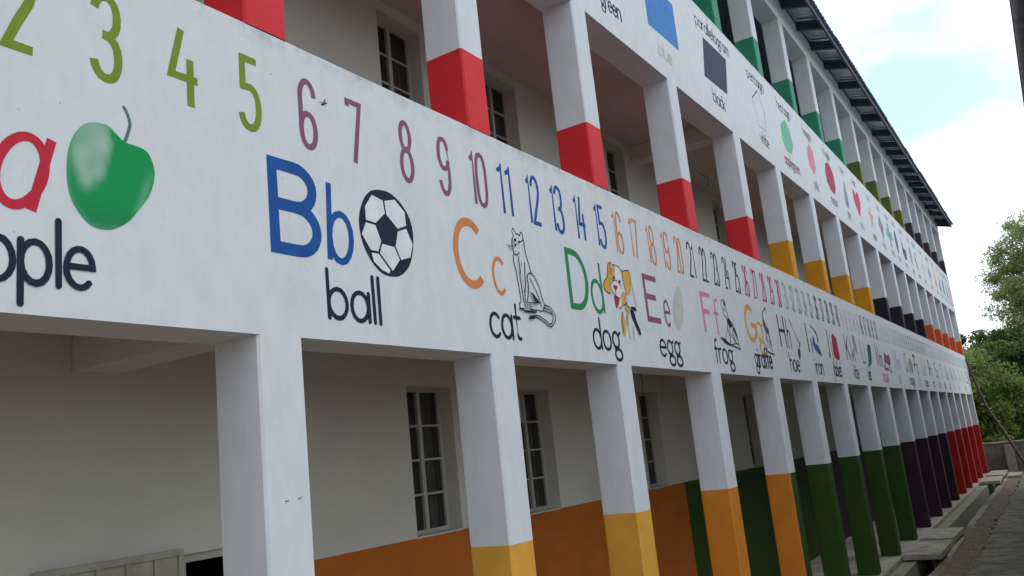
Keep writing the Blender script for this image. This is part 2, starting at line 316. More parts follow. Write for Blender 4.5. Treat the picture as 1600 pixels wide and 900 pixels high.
# --- windows: steel frame with two lights of four panes, sill and bars
def window(x0, x1, z0, z1, near, blank=False):
    y = YW + RV; f = .035; mb = MB(); xm = (x0 + x1) / 2
    for a, b in ((x0 + .002, x0 + f), (x1 - f, x1 - .002)): mb.box(a, b, y, y + .05, z0 + .002, z1 - .002)
    for a, b in ((z0 + .002, z0 + f), (z1 - f, z1 - .002)): mb.box(x0 + f, x1 - f, y + .002, y + .048, a, b)
    mb.box(xm - .022, xm + .022, y - .006, y + .052, z0 + f, z1 - f)
    h = (z1 - z0 - 2 * f) / 4
    for k in (1, 2, 3):
        zc = z0 + f + h * k
        for a, b in ((x0 + f, xm - .022), (xm + .022, x1 - f)): mb.box(a, b, y + .004, y + .044, zc - .009, zc + .009)
    w = mb.build('window', 'window_paint', school)
    for s_, (a, b) in enumerate(((x0 + f, xm - .022), (xm + .022, x1 - f))):
        for k in range(4):
            zc = z0 + f + h * k; mb = MB(); mb.box(a, b, y + .022, y + .026, zc + .009 * (k > 0), zc + h - .009 * (k < 3))
            bl = blank and s_ == 0 and k == 3
            pn = mb.build('pane', 'white_board' if bl else 'window_glass', w, label='pane blanked with a white board' if bl else None)
    if near:
        mb = MB()
        for k in range(1, 7): mb.tube([(x0 + (x1 - x0) * k / 7, y + .085, z0), (x0 + (x1 - x0) * k / 7, y + .085, z1)], .006, 5)
        mb.build('burglar_bars', 'window_paint', w)
    mb = MB(); n_ = 40; ph = random.random() * 6; gapx = random.uniform(.25, .75)
    for i in range(n_):
        if abs(i / n_ - gapx) < .06: continue
        xa, xb = x0 + .01 + (x1 - x0 - .02) * i / n_, x0 + .01 + (x1 - x0 - .02) * (i + 1) / n_
        ya, yb = y + .11 + .014 * math.sin(ph + i * 1.25), y + .11 + .014 * math.sin(ph + (i + 1) * 1.25)
        mb.quad([(xa, ya, z0), (xb, yb, z0), (xb, yb, z1), (xa, ya, z1)])
    mb.build('curtain', 'curtain_cloth', w, True)
    mb = MB(); mb.box(x0 - .0, x1 + .0, YW - .004, y + .06, z0 - .012, z0 + .004); mb.build('sill', 'cream_wall', w, bevel=.004)
for fl in range(3):
    for k, (a, b) in enumerate(WX):
        if fl == 2 and k < 1: continue
        window(a, b, *WZ[fl], k < 4 and fl < 2, blank=(k == 1 and fl == 0))
# --- doors: steel frame; the nearest leaf stands open flat against the wall
def leaf_door(x0, x1, y, z0, z1, hx):
    mb = MB(); mb.box(x0, x1, y - .012, y, z0, z1)
    n = 5; st = (x1 - x0) / n
    for z in (z0, z0 + (z1 - z0) * .33, z0 + (z1 - z0) * .66, z1 - .035): mb.box(x0, x1, y - .034, y - .012, z, z + .035)
    for k in range(n + 1):
        xc = min(max(x0 + st * k, x0 + .015), x1 - .015); mb.box(xc - .015, xc + .015, y - .030, y - .0125, z0 + .04, z1 - .036)
    d = mb.build('door', 'door_paint', school)
    mb = MB(); mb.tube([(hx, y - .034, z0 + 1.0), (hx, y - .075, z0 + 1.0), (hx + .09, y - .08, z0 + 1.0)], .009, 6); mb.build('handle', 'wire_black', d)
    return d
for fl in range(3):
    for k, (a, b) in enumerate(DX):
        dz = FZ[fl] + 2.045; mb = MB(); y = YW + .03
        for p, q in ((a, a + .045), (b - .045, b)): mb.box(p + .001, q - .001, y, y + .09, FZ[fl], dz - .002)
        mb.box(a + .045, b - .045, y + .001, y + .089, dz - .05, dz - .002); mb.build('door_frame', 'window_paint', school)
        if k == 0 and fl == 0: leaf_door(a - .90, a - .035, YW - .03, FZ[fl] + .03, dz + .04, a - .85)
        else: leaf_door(a + .05, b - .05, y + .07, FZ[fl] + .01, dz - .055, a + .12)

# --- roof: rafters, fascia, corrugated sheets
SL = .28
def zr(y): return 7.87 + SL * y                               # top of rafters
RX = [-.9, .3, 1.5, 2.7, 3.9, 5.1, 6.3, 7.5, 8.65, 9.8, 10.95, 12.1, 13.2, 14.32, 15.457, 16.586, 17.701, 18.927, 20.34, 21.763, 23.111, 24.587, 25.809, 26.786, 28.039, 29.101, 30.26, 31.19, 32.252, 33.649, 35.189, 36.59, 38.24, 39.1]
def rafter(x):
    mb = MB(); w = .035; A, B = -.46, 4.0
    mb.box(x - w, x + w, A, B, 0, 1)
    k = 0
    mb.v = [(vx, vy, (zr(vy) - .15) if vz == 0 else zr(vy)) for vx, vy, vz in mb.v]
    return mb.build('rafter', 'dark_timber', school)
for x in RX: rafter(x)
mb = MB(); mb.box(XL - .2, 39.3, -.50, -.461, zr(-.5) - .13, zr(-.5) + .004); mb.build('fascia_board', 'dark_timber', school)
for y in (.6, 1.7, 2.8, 3.8):
    mb = MB(); mb.box(XL - .2, 39.25, y, y + .05, zr(y) - .20, zr(y) - .152); mb.build('purlin', 'dark_timber', school)
SWd = .76
RIB = [(0, 0), (.105, 0), (.125, .030), (.165, .030), (.19, 0)]
PROF = [(k * .19 + a, h) for k in range(4) for a, h in RIB[:4]] + [(.76, 0)]
mb = MB()
for x, h in PROF:
    for y in (-.565, 1.5, 4.02): mb.v.append((x, y, zr(y) + .006 + h))
for i in range(len(PROF) - 1):
    for j in range(2): a = i * 3 + j; mb.f.append((a, a + 3, a + 4, a + 1)); mb.m.append(0)
sheet = mb.mesh('roof_sheet', 'roof_metal')
x = XL - .25; k = 0
while x < 39.2:
    o = link('roof_sheet', sheet, school, loc=(x, wob(.012), (.002 if k % 2 else 0)))
    sm = o.modifiers.new('thickness', 'SOLIDIFY'); sm.thickness = .002; sm.offset = 1
    x += SWd; k += 1
mb = MB(); mb.box(XL - .25, 39.3, 4.02, 8.5, 0, 1); mb.v = [(a, b, zr(8.04 - b) + (.0 if c == 0 else .01)) for a, b, c in mb.v]; mb.build('rear_roof', 'roof_metal', school)

mb = MB(); mb.box(XL, XE - .25, CD + .01, YW - .01, 7.60, 7.62)
mb.v = [(a, b, zr(b) - (.20 if c < 7.61 else .18)) for a, b, c in mb.v]; mb.build('shade_board', 'dark_timber', school)  # added dark sheet standing in for the shade under the open roof
# --- marks on the near column, loose wires under the ceilings
for px, pz in ((2.755, -.068), (2.835, -.062)):
    mb = MB(); mb.tube([(px - .010, -.001, pz - .001), (px, -.004, pz - .003), (px + .009, -.002, pz + .002)], .0018, 5); mb.build('wire_stub', 'wire_black', school)
for pts in ([(10.0, 1.42, .925), (10.0, 1.40, .86), (9.985, 1.39, .80), (9.99, 1.40, .70), (10.02, 1.42, .62)], [(12.9, 1.2, 4.215), (12.93, 1.15, 4.17), (13.02, 1.1, 4.12), (13.0, 1.12, 4.02), (12.95, 1.15, 3.98)]):
    mb = MB(); mb.tube(pts, .0055, 5); mb.build('ceiling_wire', 'wire_black', school)

# ================================================================== PAINTED ART
def catmull(p, closed=False, n=5):
    if len(p) < 3: return p
    o = []; m_ = len(p)
    for i in range(m_ if closed else m_ - 1):
        if closed: a, b, c, d = p[(i - 1) % m_], p[i], p[(i + 1) % m_], p[(i + 2) % m_]
        else: a, b, c, d = p[max(i - 1, 0)], p[i], p[i + 1], p[min(i + 2, m_ - 1)]
        for k in range(n):
            t = k / n
            o.append(tuple(.5 * ((2 * b[q]) + (c[q] - a[q]) * t + (2 * a[q] - 5 * b[q] + 4 * c[q] - d[q]) * t * t + (3 * b[q] - a[q] - 3 * c[q] + d[q]) * t ** 3) for q in (0, 1)))
    if not closed: o.append(p[-1])
    return o
class Art:
    def __init__(s): s.mb = MB(); s.mats = []; s.y = -.0008
    def mi(s, c):
        if c not in s.mats: s.mats.append(c)
        return s.mats.index(c)
    def layer(s): s.y -= .00035
    def fill(s, pts, c):
        s.layer(); k = len(s.mb.v); mi = s.mi(c)
        s.mb.v += [(p[0], s.y, p[1]) for p in pts]
        for t in tessellate_polygon([[Vector((p[0], p[1], 0)) for p in pts]]):
            a, b, d = [pts[q] for q in t]
            if (b[0] - a[0]) * (d[1] - a[1]) - (b[1] - a[1]) * (d[0] - a[0]) < 0: t = (t[0], t[2], t[1])
            s.mb.f.append(tuple(k + q for q in t)); s.mb.m.append(mi)
    def ribbon(s, pts, w, c, cap=False, closed=False):
        s.layer(); mi = s.mi(c); q = [pts[0]]
        for p in pts[1:]:
            if math.hypot(p[0] - q[-1][0], p[1] - q[-1][1]) > 1e-5: q.append(p)
        if closed and math.hypot(q[0][0] - q[-1][0], q[0][1] - q[-1][1]) < 1e-5: q.pop()
        n = len(q)
        if n < 2: return
        h = w / 2; Lf = []; Rt = []
        for i in range(n):
            a = q[(i - 1) % n] if (closed or i) else None; b = q[(i + 1) % n] if (closed or i < n - 1) else None
            def nm(u, v):
                d = math.hypot(v[0] - u[0], v[1] - u[1]); return (-(v[1] - u[1]) / d, (v[0] - u[0]) / d)
            if a is None: nx = nm(q[i], b); k = 1
            elif b is None: nx = nm(a, q[i]); k = 1
            else:
                n1, n2 = nm(a, q[i]), nm(q[i], b); sx, sy = n1[0] + n2[0], n1[1] + n2[1]; l = math.hypot(sx, sy) or 1
                nx = (sx / l, sy / l); k = min(1.9, 1 / max(.3, nx[0] * n1[0] + nx[1] * n1[1]))
            Lf.append((q[i][0] + nx[0] * h * k, q[i][1] + nx[1] * h * k)); Rt.append((q[i][0] - nx[0] * h * k, q[i][1] - nx[1] * h * k))
        b0 = len(s.mb.v); s.mb.v += [(p[0], s.y - 1.2e-5 * i, p[1]) for i, p in enumerate(Lf)] + [(p[0], s.y - 1.2e-5 * i, p[1]) for i, p in enumerate(Rt)]
        for i in range(n if closed else n - 1):
            j = (i + 1) % n; s.mb.f.append((b0 + n + i, b0 + n + j, b0 + j, b0 + i)); s.mb.m.append(mi)
        if cap and not closed:
            for e, o_ in ((0, 1), (n - 1, n - 2)):
                dx, dy = q[e][0] - q[o_][0], q[e][1] - q[o_][1]; l = math.hypot(dx, dy); dx, dy = dx / l, dy / l
                k0 = len(s.mb.v); m_ = 6
                for t in range(m_ + 1):
                    th = -math.pi / 2 + math.pi * t / m_
                    s.mb.v.append((q[e][0] + h * (dx * math.cos(th) - dy * math.sin(th)), s.y - 1.2e-5 * e, q[e][1] + h * (dy * math.cos(th) + dx * math.sin(th))))
                s.mb.f.append(tuple(range(k0, k0 + m_ + 1))); s.mb.m.append(mi)
    def build(s, name, parent, label=None):
        def wb(v):
            p = Vector((v[0] * 11, 3.7, v[2] * 11)); q = Vector((v[0] * 11, 9.1, v[2] * 11)); return (v[0] + .0032 * noise.noise(p), v[1], v[2] + .0032 * noise.noise(q))
        s.mb.v = [wb(v) for v in s.mb.v]
        return s.mb.build(name, ['art_' + c for c in s.mats], parent, label=label)

def T(s): return [tuple(map(float, q.split(','))) for q in s.split()]
# stroke alphabet on a unit height; 's' smooth, 'p' straight, 'o' closed smooth
def ell(cx, cy, rx, ry, a0=0, a1=360, n=16, e=1.0):
    o = []
    for i in range(n + 1):
        t = R(a0 + (a1 - a0) * i / n); c, s_ = math.cos(t), math.sin(t)
        o.append((cx + rx * math.copysign(abs(c) ** e, c), cy + ry * math.copysign(abs(s_) ** e, s_)))
    return o
X_ = .62
G = {
 '0': (.5, [('o', ell(.25, .5, .25, .5, 0, 338, 15, .75))]),
 '1': (.2, [('p', T('0,.84 .10,.87 .17,.95 .17,0'))]),
 '2': (.5, [('p', ell(.25, .75, .24, .25, 170, -20, 12) + T('.42,.55 .22,.30 .03,.02 .5,.02'))]),
 '3': (.5, [('p', ell(.24, .76, .24, .24, 165, -75, 12, .9) + T('.18,.53')), ('p', T('.18,.525') + ell(.24, .26, .26, .26, 80, -165, 14, .9))]),
 '4': (.55, [('p', T('.24,1 .03,.36 .55,.36')), ('p', T('.40,.62 .40,0'))]),
 '5': (.5, [('p', T('.48,.97 .06,.97 .06,.56') + ell(.24, .28, .26, .29, 100, -160, 15, .9))]),
 '6': (.5, [('p', ell(.25, .74, .24, .26, 10, 180, 10) + T('.01,.6 .01,.3') + ell(.25, .25, .24, .25, 180, 540, 18, .9)[:-1] + T('.01,.3'))]),
 '7': (.5, [('p', T('0,.88 0,.97 .48,.97 .18,0'))]),
 '8': (.5, [('o', ell(.25, .76, .21, .24, 270, 608, 15)), ('o', ell(.25, .27, .25, .27, 90, 428, 15))]),
 '9': (.5, [('p', ell(.25, .26, .24, .26, 190, 360, 10) + T('.49,.4 .49,.75') + ell(.25, .73, .24, .27, 0, 360, 18, .9)[:-1])]),
 'a': (.52, [('o', ell(.24, X_ / 2, .24, X_ / 2, 0, 340, 15)), ('p', T('.5,%g .5,0' % X_))]),
 'b': (.52, [('p', T('.0,1 .0,0')), ('o', ell(.25, X_ / 2, .25, X_ / 2, 0, 340, 15))]),
 'c': (.45, [('p', ell(.25, X_ / 2, .25, X_ / 2, 45, 315, 14))]),
 'd': (.52, [('p', T('.5,1 .5,0')), ('o', ell(.25, X_ / 2, .25, X_ / 2, 0, 340, 15))]),
 'e': (.5, [('p', T('.0,.33 .5,.33') + ell(.25, X_ / 2, .25, X_ / 2, 5, 315, 16))]),
 'f': (.3, [('p', ell(.26, .84, .14, .16, 60, 180, 6) + T('.12,0')), ('p', T('0,.6 .3,.6'))]),
 'g': (.52, [('o', ell(.24, .36, .22, .26, 0, 340, 15)), ('p', T('.42,.52 .56,.62')), ('o', ell(.33, -.13, .24, .19, 100, 445, 15)), ('p', T('.12,.12 .16,.02'))]),
 'h': (.46, [('p', T('0,1 0,0')), ('p', T('0,.3') + ell(.23, .4, .22, .22, 170, 0, 9) + T('.45,0'))]),
 'i': (.06, [('p', T('.03,.6 .03,0')), ('p', T('.03,.88 .03,.80'))]),
 'j': (.16, [('p', T('.14,.6 .14,-.15 .08,-.28 0,-.28')), ('p', T('.14,.88 .14,.80'))]),
 'k': (.42, [('p', T('0,1 0,0')), ('p', T('.4,.6 .02,.25')), ('p', T('.14,.36 .42,0'))]),
 'l': (.06, [('p', T('.03,1 .03,0'))]),
 'm': (.72, [('p', T('0,.62 0,0')), ('p', T('0,.35') + ell(.18, .44, .17, .18, 170, 0, 8) + T('.35,0')), ('p', T('.35,.35') + ell(.53, .44, .17, .18, 170, 0, 8) + T('.70,0'))]),
 'n': (.46, [('p', T('0,.62 0,0')), ('p', T('0,.3') + ell(.23, .4, .22, .22, 170, 0, 9) + T('.45,0'))]),
 'o': (.52, [('o', ell(.26, X_ / 2, .26, X_ / 2, 0, 340, 16))]),
 'p': (.52, [('p', T('0,.62 0,-.32')), ('o', ell(.25, X_ / 2, .25, X_ / 2, 0, 340, 15))]),
 'q': (.52, [('p', T('.5,.62 .5,-.32')), ('o', ell(.25, X_ / 2, .25, X_ / 2, 0, 340, 15))]),
 'r': (.28, [('p', T('0,.62 0,0')), ('p', T('0,.34') + ell(.2, .38, .19, .24, 170, 60, 6))]),
 's': (.38, [('p', ell(.19, .46, .17, .16, 50, 260, 9) + ell(.19, .16, .19, .16, 80, -140, 9))]),
 't': (.3, [('p', T('.12,.95 .12,.12') + ell(.24, .13, .12, .12, 180, 290, 5)), ('p', T('0,.6 .3,.6'))]),
 'u': (.46, [('p', T('0,.62 0,.2') + ell(.22, .22, .22, .22, 180, 355, 9) + T('.45,.3')), ('p', T('.45,.62 .45,0'))]),
 'v': (.44, [('p', T('0,.62 .22,.01 .44,.62'))]), 'w': (.66, [('p', T('0,.62 .17,.01 .33,.6 .49,.01 .66,.62'))]),
 'x': (.42, [('p', T('0,.62 .42,0')), ('p', T('.42,.62 0,0'))]), 'y': (.44, [('p', T('0,.62 .22,.02')), ('p', T('.44,.62 .1,-.32'))]),
 'z': (.42, [('p', T('0,.6 .42,.6 0,.02 .42,.02'))]),
 'B': (.62, [('o', T('0,.52 0,1 .3,1') + ell(.33, .76, .25, .24, 75, -75, 10) + T('.3,.52')), ('o', T('0,0 0,.52 .3,.52') + ell(.34, .26, .28, .26, 75, -75, 12) + T('.3,0'))]),
 'C': (.72, [('p', ell(.38, .5, .38, .48, 48, 312, 20))]),
 'D': (.68, [('o', T('0,0 0,1 .2,1') + ell(.24, .5, .44, .5, 78, -78, 18) + T('.2,0'))]),
 'E': (.6, [('p', T('.6,.95 .05,.95 .05,.04 .6,.04')), ('p', T('.07,.53 .5,.53'))]),
 'F': (.58, [('p', T('.58,.95 .05,.95 .05,0')), ('p', T('.07,.52 .45,.52'))]),
 'G': (.8, [('p', ell(.4, .5, .38, .48, 50, 335, 20) + T('.74,.46 .42,.46'))]),
 'H': (.66, [('p', T('.04,1 .04,0')), ('p', T('.62,1 .62,0')), ('p', T('.06,.52 .6,.52'))]),
 'I': (.1, [('p', T('.05,1 .05,0'))]), 'J': (.4, [('p', T('.37,1 .37,.22') + ell(.19, .2, .18, .2, 0, -165, 8))]),
 'K': (.6, [('p', T('.03,1 .03,0')), ('p', T('.58,1 .06,.42')), ('p', T('.2,.58 .6,0'))]),
 'L': (.52, [('p', T('.03,1 .03,.03 .52,.03'))]),
 'M': (.8, [('p', T('.03,0 .1,1 .4,.1 .7,1 .77,0'))]), 'N': (.66, [('p', T('.03,0 .03,1 .63,0 .63,1'))]),
 'O': (.9, [('o', ell(.45, .5, .44, .49, 0, 345, 20))]),
 'P': (.56, [('o', T('.03,.47 .03,1 .28,1') + ell(.3, .735, .25, .265, 75, -75, 9) + T('.28,.47')), ('p', T('.03,.5 .03,0'))]),
 'Q': (.9, [('o', ell(.45, .5, .44, .49, 0, 345, 20)), ('p', T('.55,.25 .85,-.04'))]),
 'R': (.6, [('o', T('.03,.47 .03,1 .28,1') + ell(.3, .735, .25, .265, 75, -75, 9) + T('.28,.47')), ('p', T('.03,.5 .03,0')), ('p', T('.3,.46 .58,0'))]),
 'S': (.56, [('p', ell(.28, .74, .25, .24, 40, 265, 11) + ell(.27, .25, .27, .25, 80, -145, 11))]),
 'T': (.6, [('p', T('0,.97 .6,.97')), ('p', T('.3,.95 .3,0'))]), 'U': (.62, [('p', T('.03,1 .03,.3') + ell(.31, .3, .28, .29, 180, 360, 10) + T('.59,1'))]),
 'V': (.66, [('p', T('0,1 .33,0 .66,1'))]), 'W': (.95, [('p', T('0,1 .24,0 .47,.95 .71,0 .95,1'))]),
 'X': (.62, [('p', T('0,1 .62,0')), ('p', T('.62,1 0,0'))]), 'Y': (.62, [('p', T('0,1 .31,.5 .31,0')), ('p', T('.62,1 .32,.5'))]), 'Z': (.62, [('p', T('0,.97 .62,.97 0,.03 .62,.03'))]),
}
def text(art, s, x0, x1, z0, h, w, c, cap=True, shear=0, gap=.12):
    """lettering of height h with its baseline at z0, spread from x0 to x1, painted with a stroke w wide"""
    tot = sum(G[ch][0] for ch in s) + gap * (len(s) - 1); k = (x1 - x0 - w) / max(tot, .05); x = x0 + w / 2
    zz = lambda v: z0 + w / 2 * (1 - 0) + v * (h - w)
    for ch in s:
        gw, st = G[ch]
        for kind, pts in st:
            q = [(x + px * k + shear * pz * h, zz(pz)) for px, pz in pts]
            if kind == 'o': art.ribbon(q, w, c, closed=True)
            else: art.ribbon(q, w, c, cap=cap)
        x += (gw + gap) * k

# numbers one to a hundred, five to a colour
CX = {2: 1.56, 3: 1.91, 4: 2.28, 5: 2.65, 6: 3.03, 7: 3.385, 8: 3.825, 9: 4.2, 10: 4.58, 11: 4.905, 12: 5.29, 13: 5.645, 14: 6.02, 15: 6.38, 16: 6.725, 17: 7.065, 18: 7.45, 19: 7.81, 20: 8.15, 21: 8.5, 25: 9.985, 30: 11.79, 35: 13.55, 40: 15.43, 46: 17.52, 100: 37.9}
def numx(n):
    if n < 2: return 1.2
    ks = sorted(CX)
    for a, b in zip(ks, ks[1:]):
        if a <= n <= b: return CX[a] + (CX[b] - CX[a]) * (n - a) / (b - a)
NC = ['lime', 'mauve', 'blue', 'orange', 'navy', 'crimson', 'teal', 'black', 'sand', 'slate', 'pale', 'tan', 'grey', 'grey', 'tan', 'lilac', 'lilac', 'lilac', 'lilac', 'pale']
NN = dict(lime='olive green', mauve='mauve', blue='blue', orange='orange', navy='navy', crimson='crimson', teal='pale teal', black='black', sand='sand yellow', slate='slate blue', pale='pale grey', tan='tan', grey='grey', lilac='pale lilac', ared='red', agreen='green', pink='pink', gold='golden')
for n in range(1, 101):
    c = NC[(n - 1) // 5]; a = Art(); s_ = str(n); x = numx(n); hw = .067 if n < 10 else .10 if n > 10 else .105
    if n == 4: hw = .09
    if n == 1: hw = .03
    if n in (2, 3, 5): hw = .07
    if n == 100: hw = .14
    text(a, s_, x - hw, x + hw, 1.672, .398, .036 if n < 6 else .032 if n < 11 else .031 if n < 16 else .026, c, cap=False, gap=.13)
    a.build('painted_number', band1, '%s number %d' % (NN[c], n))

# big and small letters
LET = [('B', 'blue', 2.735, 3.075, .062), ('C', 'orange', 4.215, 4.57, .055), ('D', 'agreen', 5.68, 6.022, .052), ('E', 'mauve', 7.10, 7.465, .052), ('F', 'pink', 8.575, 8.93, .052), ('G', 'gold', 10.03, 10.50, .062), ('H', 'black', 11.47, 11.815, .045),
       ('I', 'black', 12.965, 13.03, .05), ('J', 'black', 14.245, 14.385, .045), ('K', 'black', 15.63, 16.0, .04), ('L', 'grey', 17.0, 17.30, .04), ('M', 'slate', 18.5, 18.86, .05), ('N', 'grey', 20.75, 21.1, .05), ('O', 'grey', 22.25, 22.62, .05),
       ('P', 'black', 23.74, 24.06, .05), ('Q', 'tan', 25.1, 25.5, .05), ('R', 'black', 26.55, 26.9, .07), ('S', 'black', 27.95, 28.3, .06), ('T', 'grey', 29.3, 29.7, .06), ('U', 'black', 30.7, 31.05, .06), ('V', 'black', 32.0, 32.4, .07),
       ('W', 'grey', 33.1, 33.6, .06), ('X', 'grey', 34.6, 35.0, .05), ('Y', 'black', 35.9, 36.3, .05), ('Z', 'black', 37.3, 37.7, .08)]
SM = {'b': (3.11, 3.315, .037, .040), 'c': (4.63, 4.795, .028, 0), 'd': (6.05, 6.285, .034, -.02), 'e': (7.535, 7.695, .03, 0), 'f': (8.94, 9.14, .035, 0), 'g': (10.45, 10.76, .035, 0), 'h': (11.86, 12.03, .03, .06), 'i': (13.18, 13.22, .04, 0), 'j': (14.43, 14.56, .03, 0),
      'k': (16.1, 16.38, .025, .05), 'l': (17.31, 17.36, .025, .02), 'm': (18.9, 19.2, .035, 0)}
for ch, c, x0, x1, w in LET:
    a = Art(); text(a, ch, x0, x1, 1.085, .49, w, c, cap=False); a.build('painted_letter', band1, '%s capital letter %s' % (NN[c], ch))
    lc = ch.lower()
    if lc == 'z' : x0s, x1s, ws, sh = 38.1, 38.3, .05, 0
    else: x0s, x1s, ws, sh = SM.get(lc, (x1 + .12, x1 + .36 - .2 * (lc in 'ilt'), .04, 0))
    cs = {'b': 'blue', 'c': 'orange'}.get(lc, c)
    # small letters share the x height of the words' big brother: ascender .49, round part .25
    hh = .49 if lc != 'i' else .46
    if lc == 'f': hh = .47
    a = Art(); text(a, lc, x0s, x1s, 1.085, hh * (.86 if lc in 'ceaomnrsuvwxz' else .93), ws, cs, cap=False, shear=sh); a.build('painted_letter', band1, '%s small letter %s' % (NN[cs], lc))
a = Art()                                                   # slanted red a beside the apple
a.ribbon([(1.687, 1.36), (1.61, 1.07)], .038, 'ared')
a.ribbon([(q[0] + (q[1] - 1.21) * .2, q[1]) for q in ell(1.57, 1.215, .085, .135, 0, 348, 29)], .036, 'ared', closed=True)
a.build('painted_letter', band1, 'red small letter a')

WORDS = [('apple', 1.30, 1.857), ('ball', 3.085, 3.503), ('cat', 4.537, 4.93), ('dog', 5.985, 6.49), ('egg', 7.315, 7.835), ('frog', 8.80, 9.40), ('giraffe', 10.19, 10.93), ('hoe', 11.78, 12.29), ('iron', 13.2, 13.70), ('jacket', 14.38, 15.0), ('kite', 15.98, 16.42),
         ('leaf', 17.28, 17.62), ('mouse', 18.85, 19.5), ('nail', 20.82, 21.22), ('orange', 22.45, 23.3), ('pot', 24.1, 24.6), ('queen', 25.2, 25.9), ('rat', 26.9, 27.3), ('sun', 28.2, 28.7), ('tap', 29.6, 30.0), ('urn', 31.0, 31.5), ('van', 32.3, 32.8), ('web', 33.7, 34.2), ('yam', 36.2, 36.7)]
for s_, x0, x1 in WORDS:
    a = Art(); c = 'navy' if x0 < 18 else 'rose' if s_ == 'mouse' else 'grey' if s_ not in ('nail', 'pot', 'van', 'web', 'yam') else 'pale'
    text(a, s_, x0, x1, .787, .272, .025 if x0 < 10 else .027 if x0 < 20 else .036, c, gap=.11); a.build('painted_word', band1, '%s word %s' % ('navy' if c == 'navy' else 'pink' if c == 'rose' else 'grey', s_))

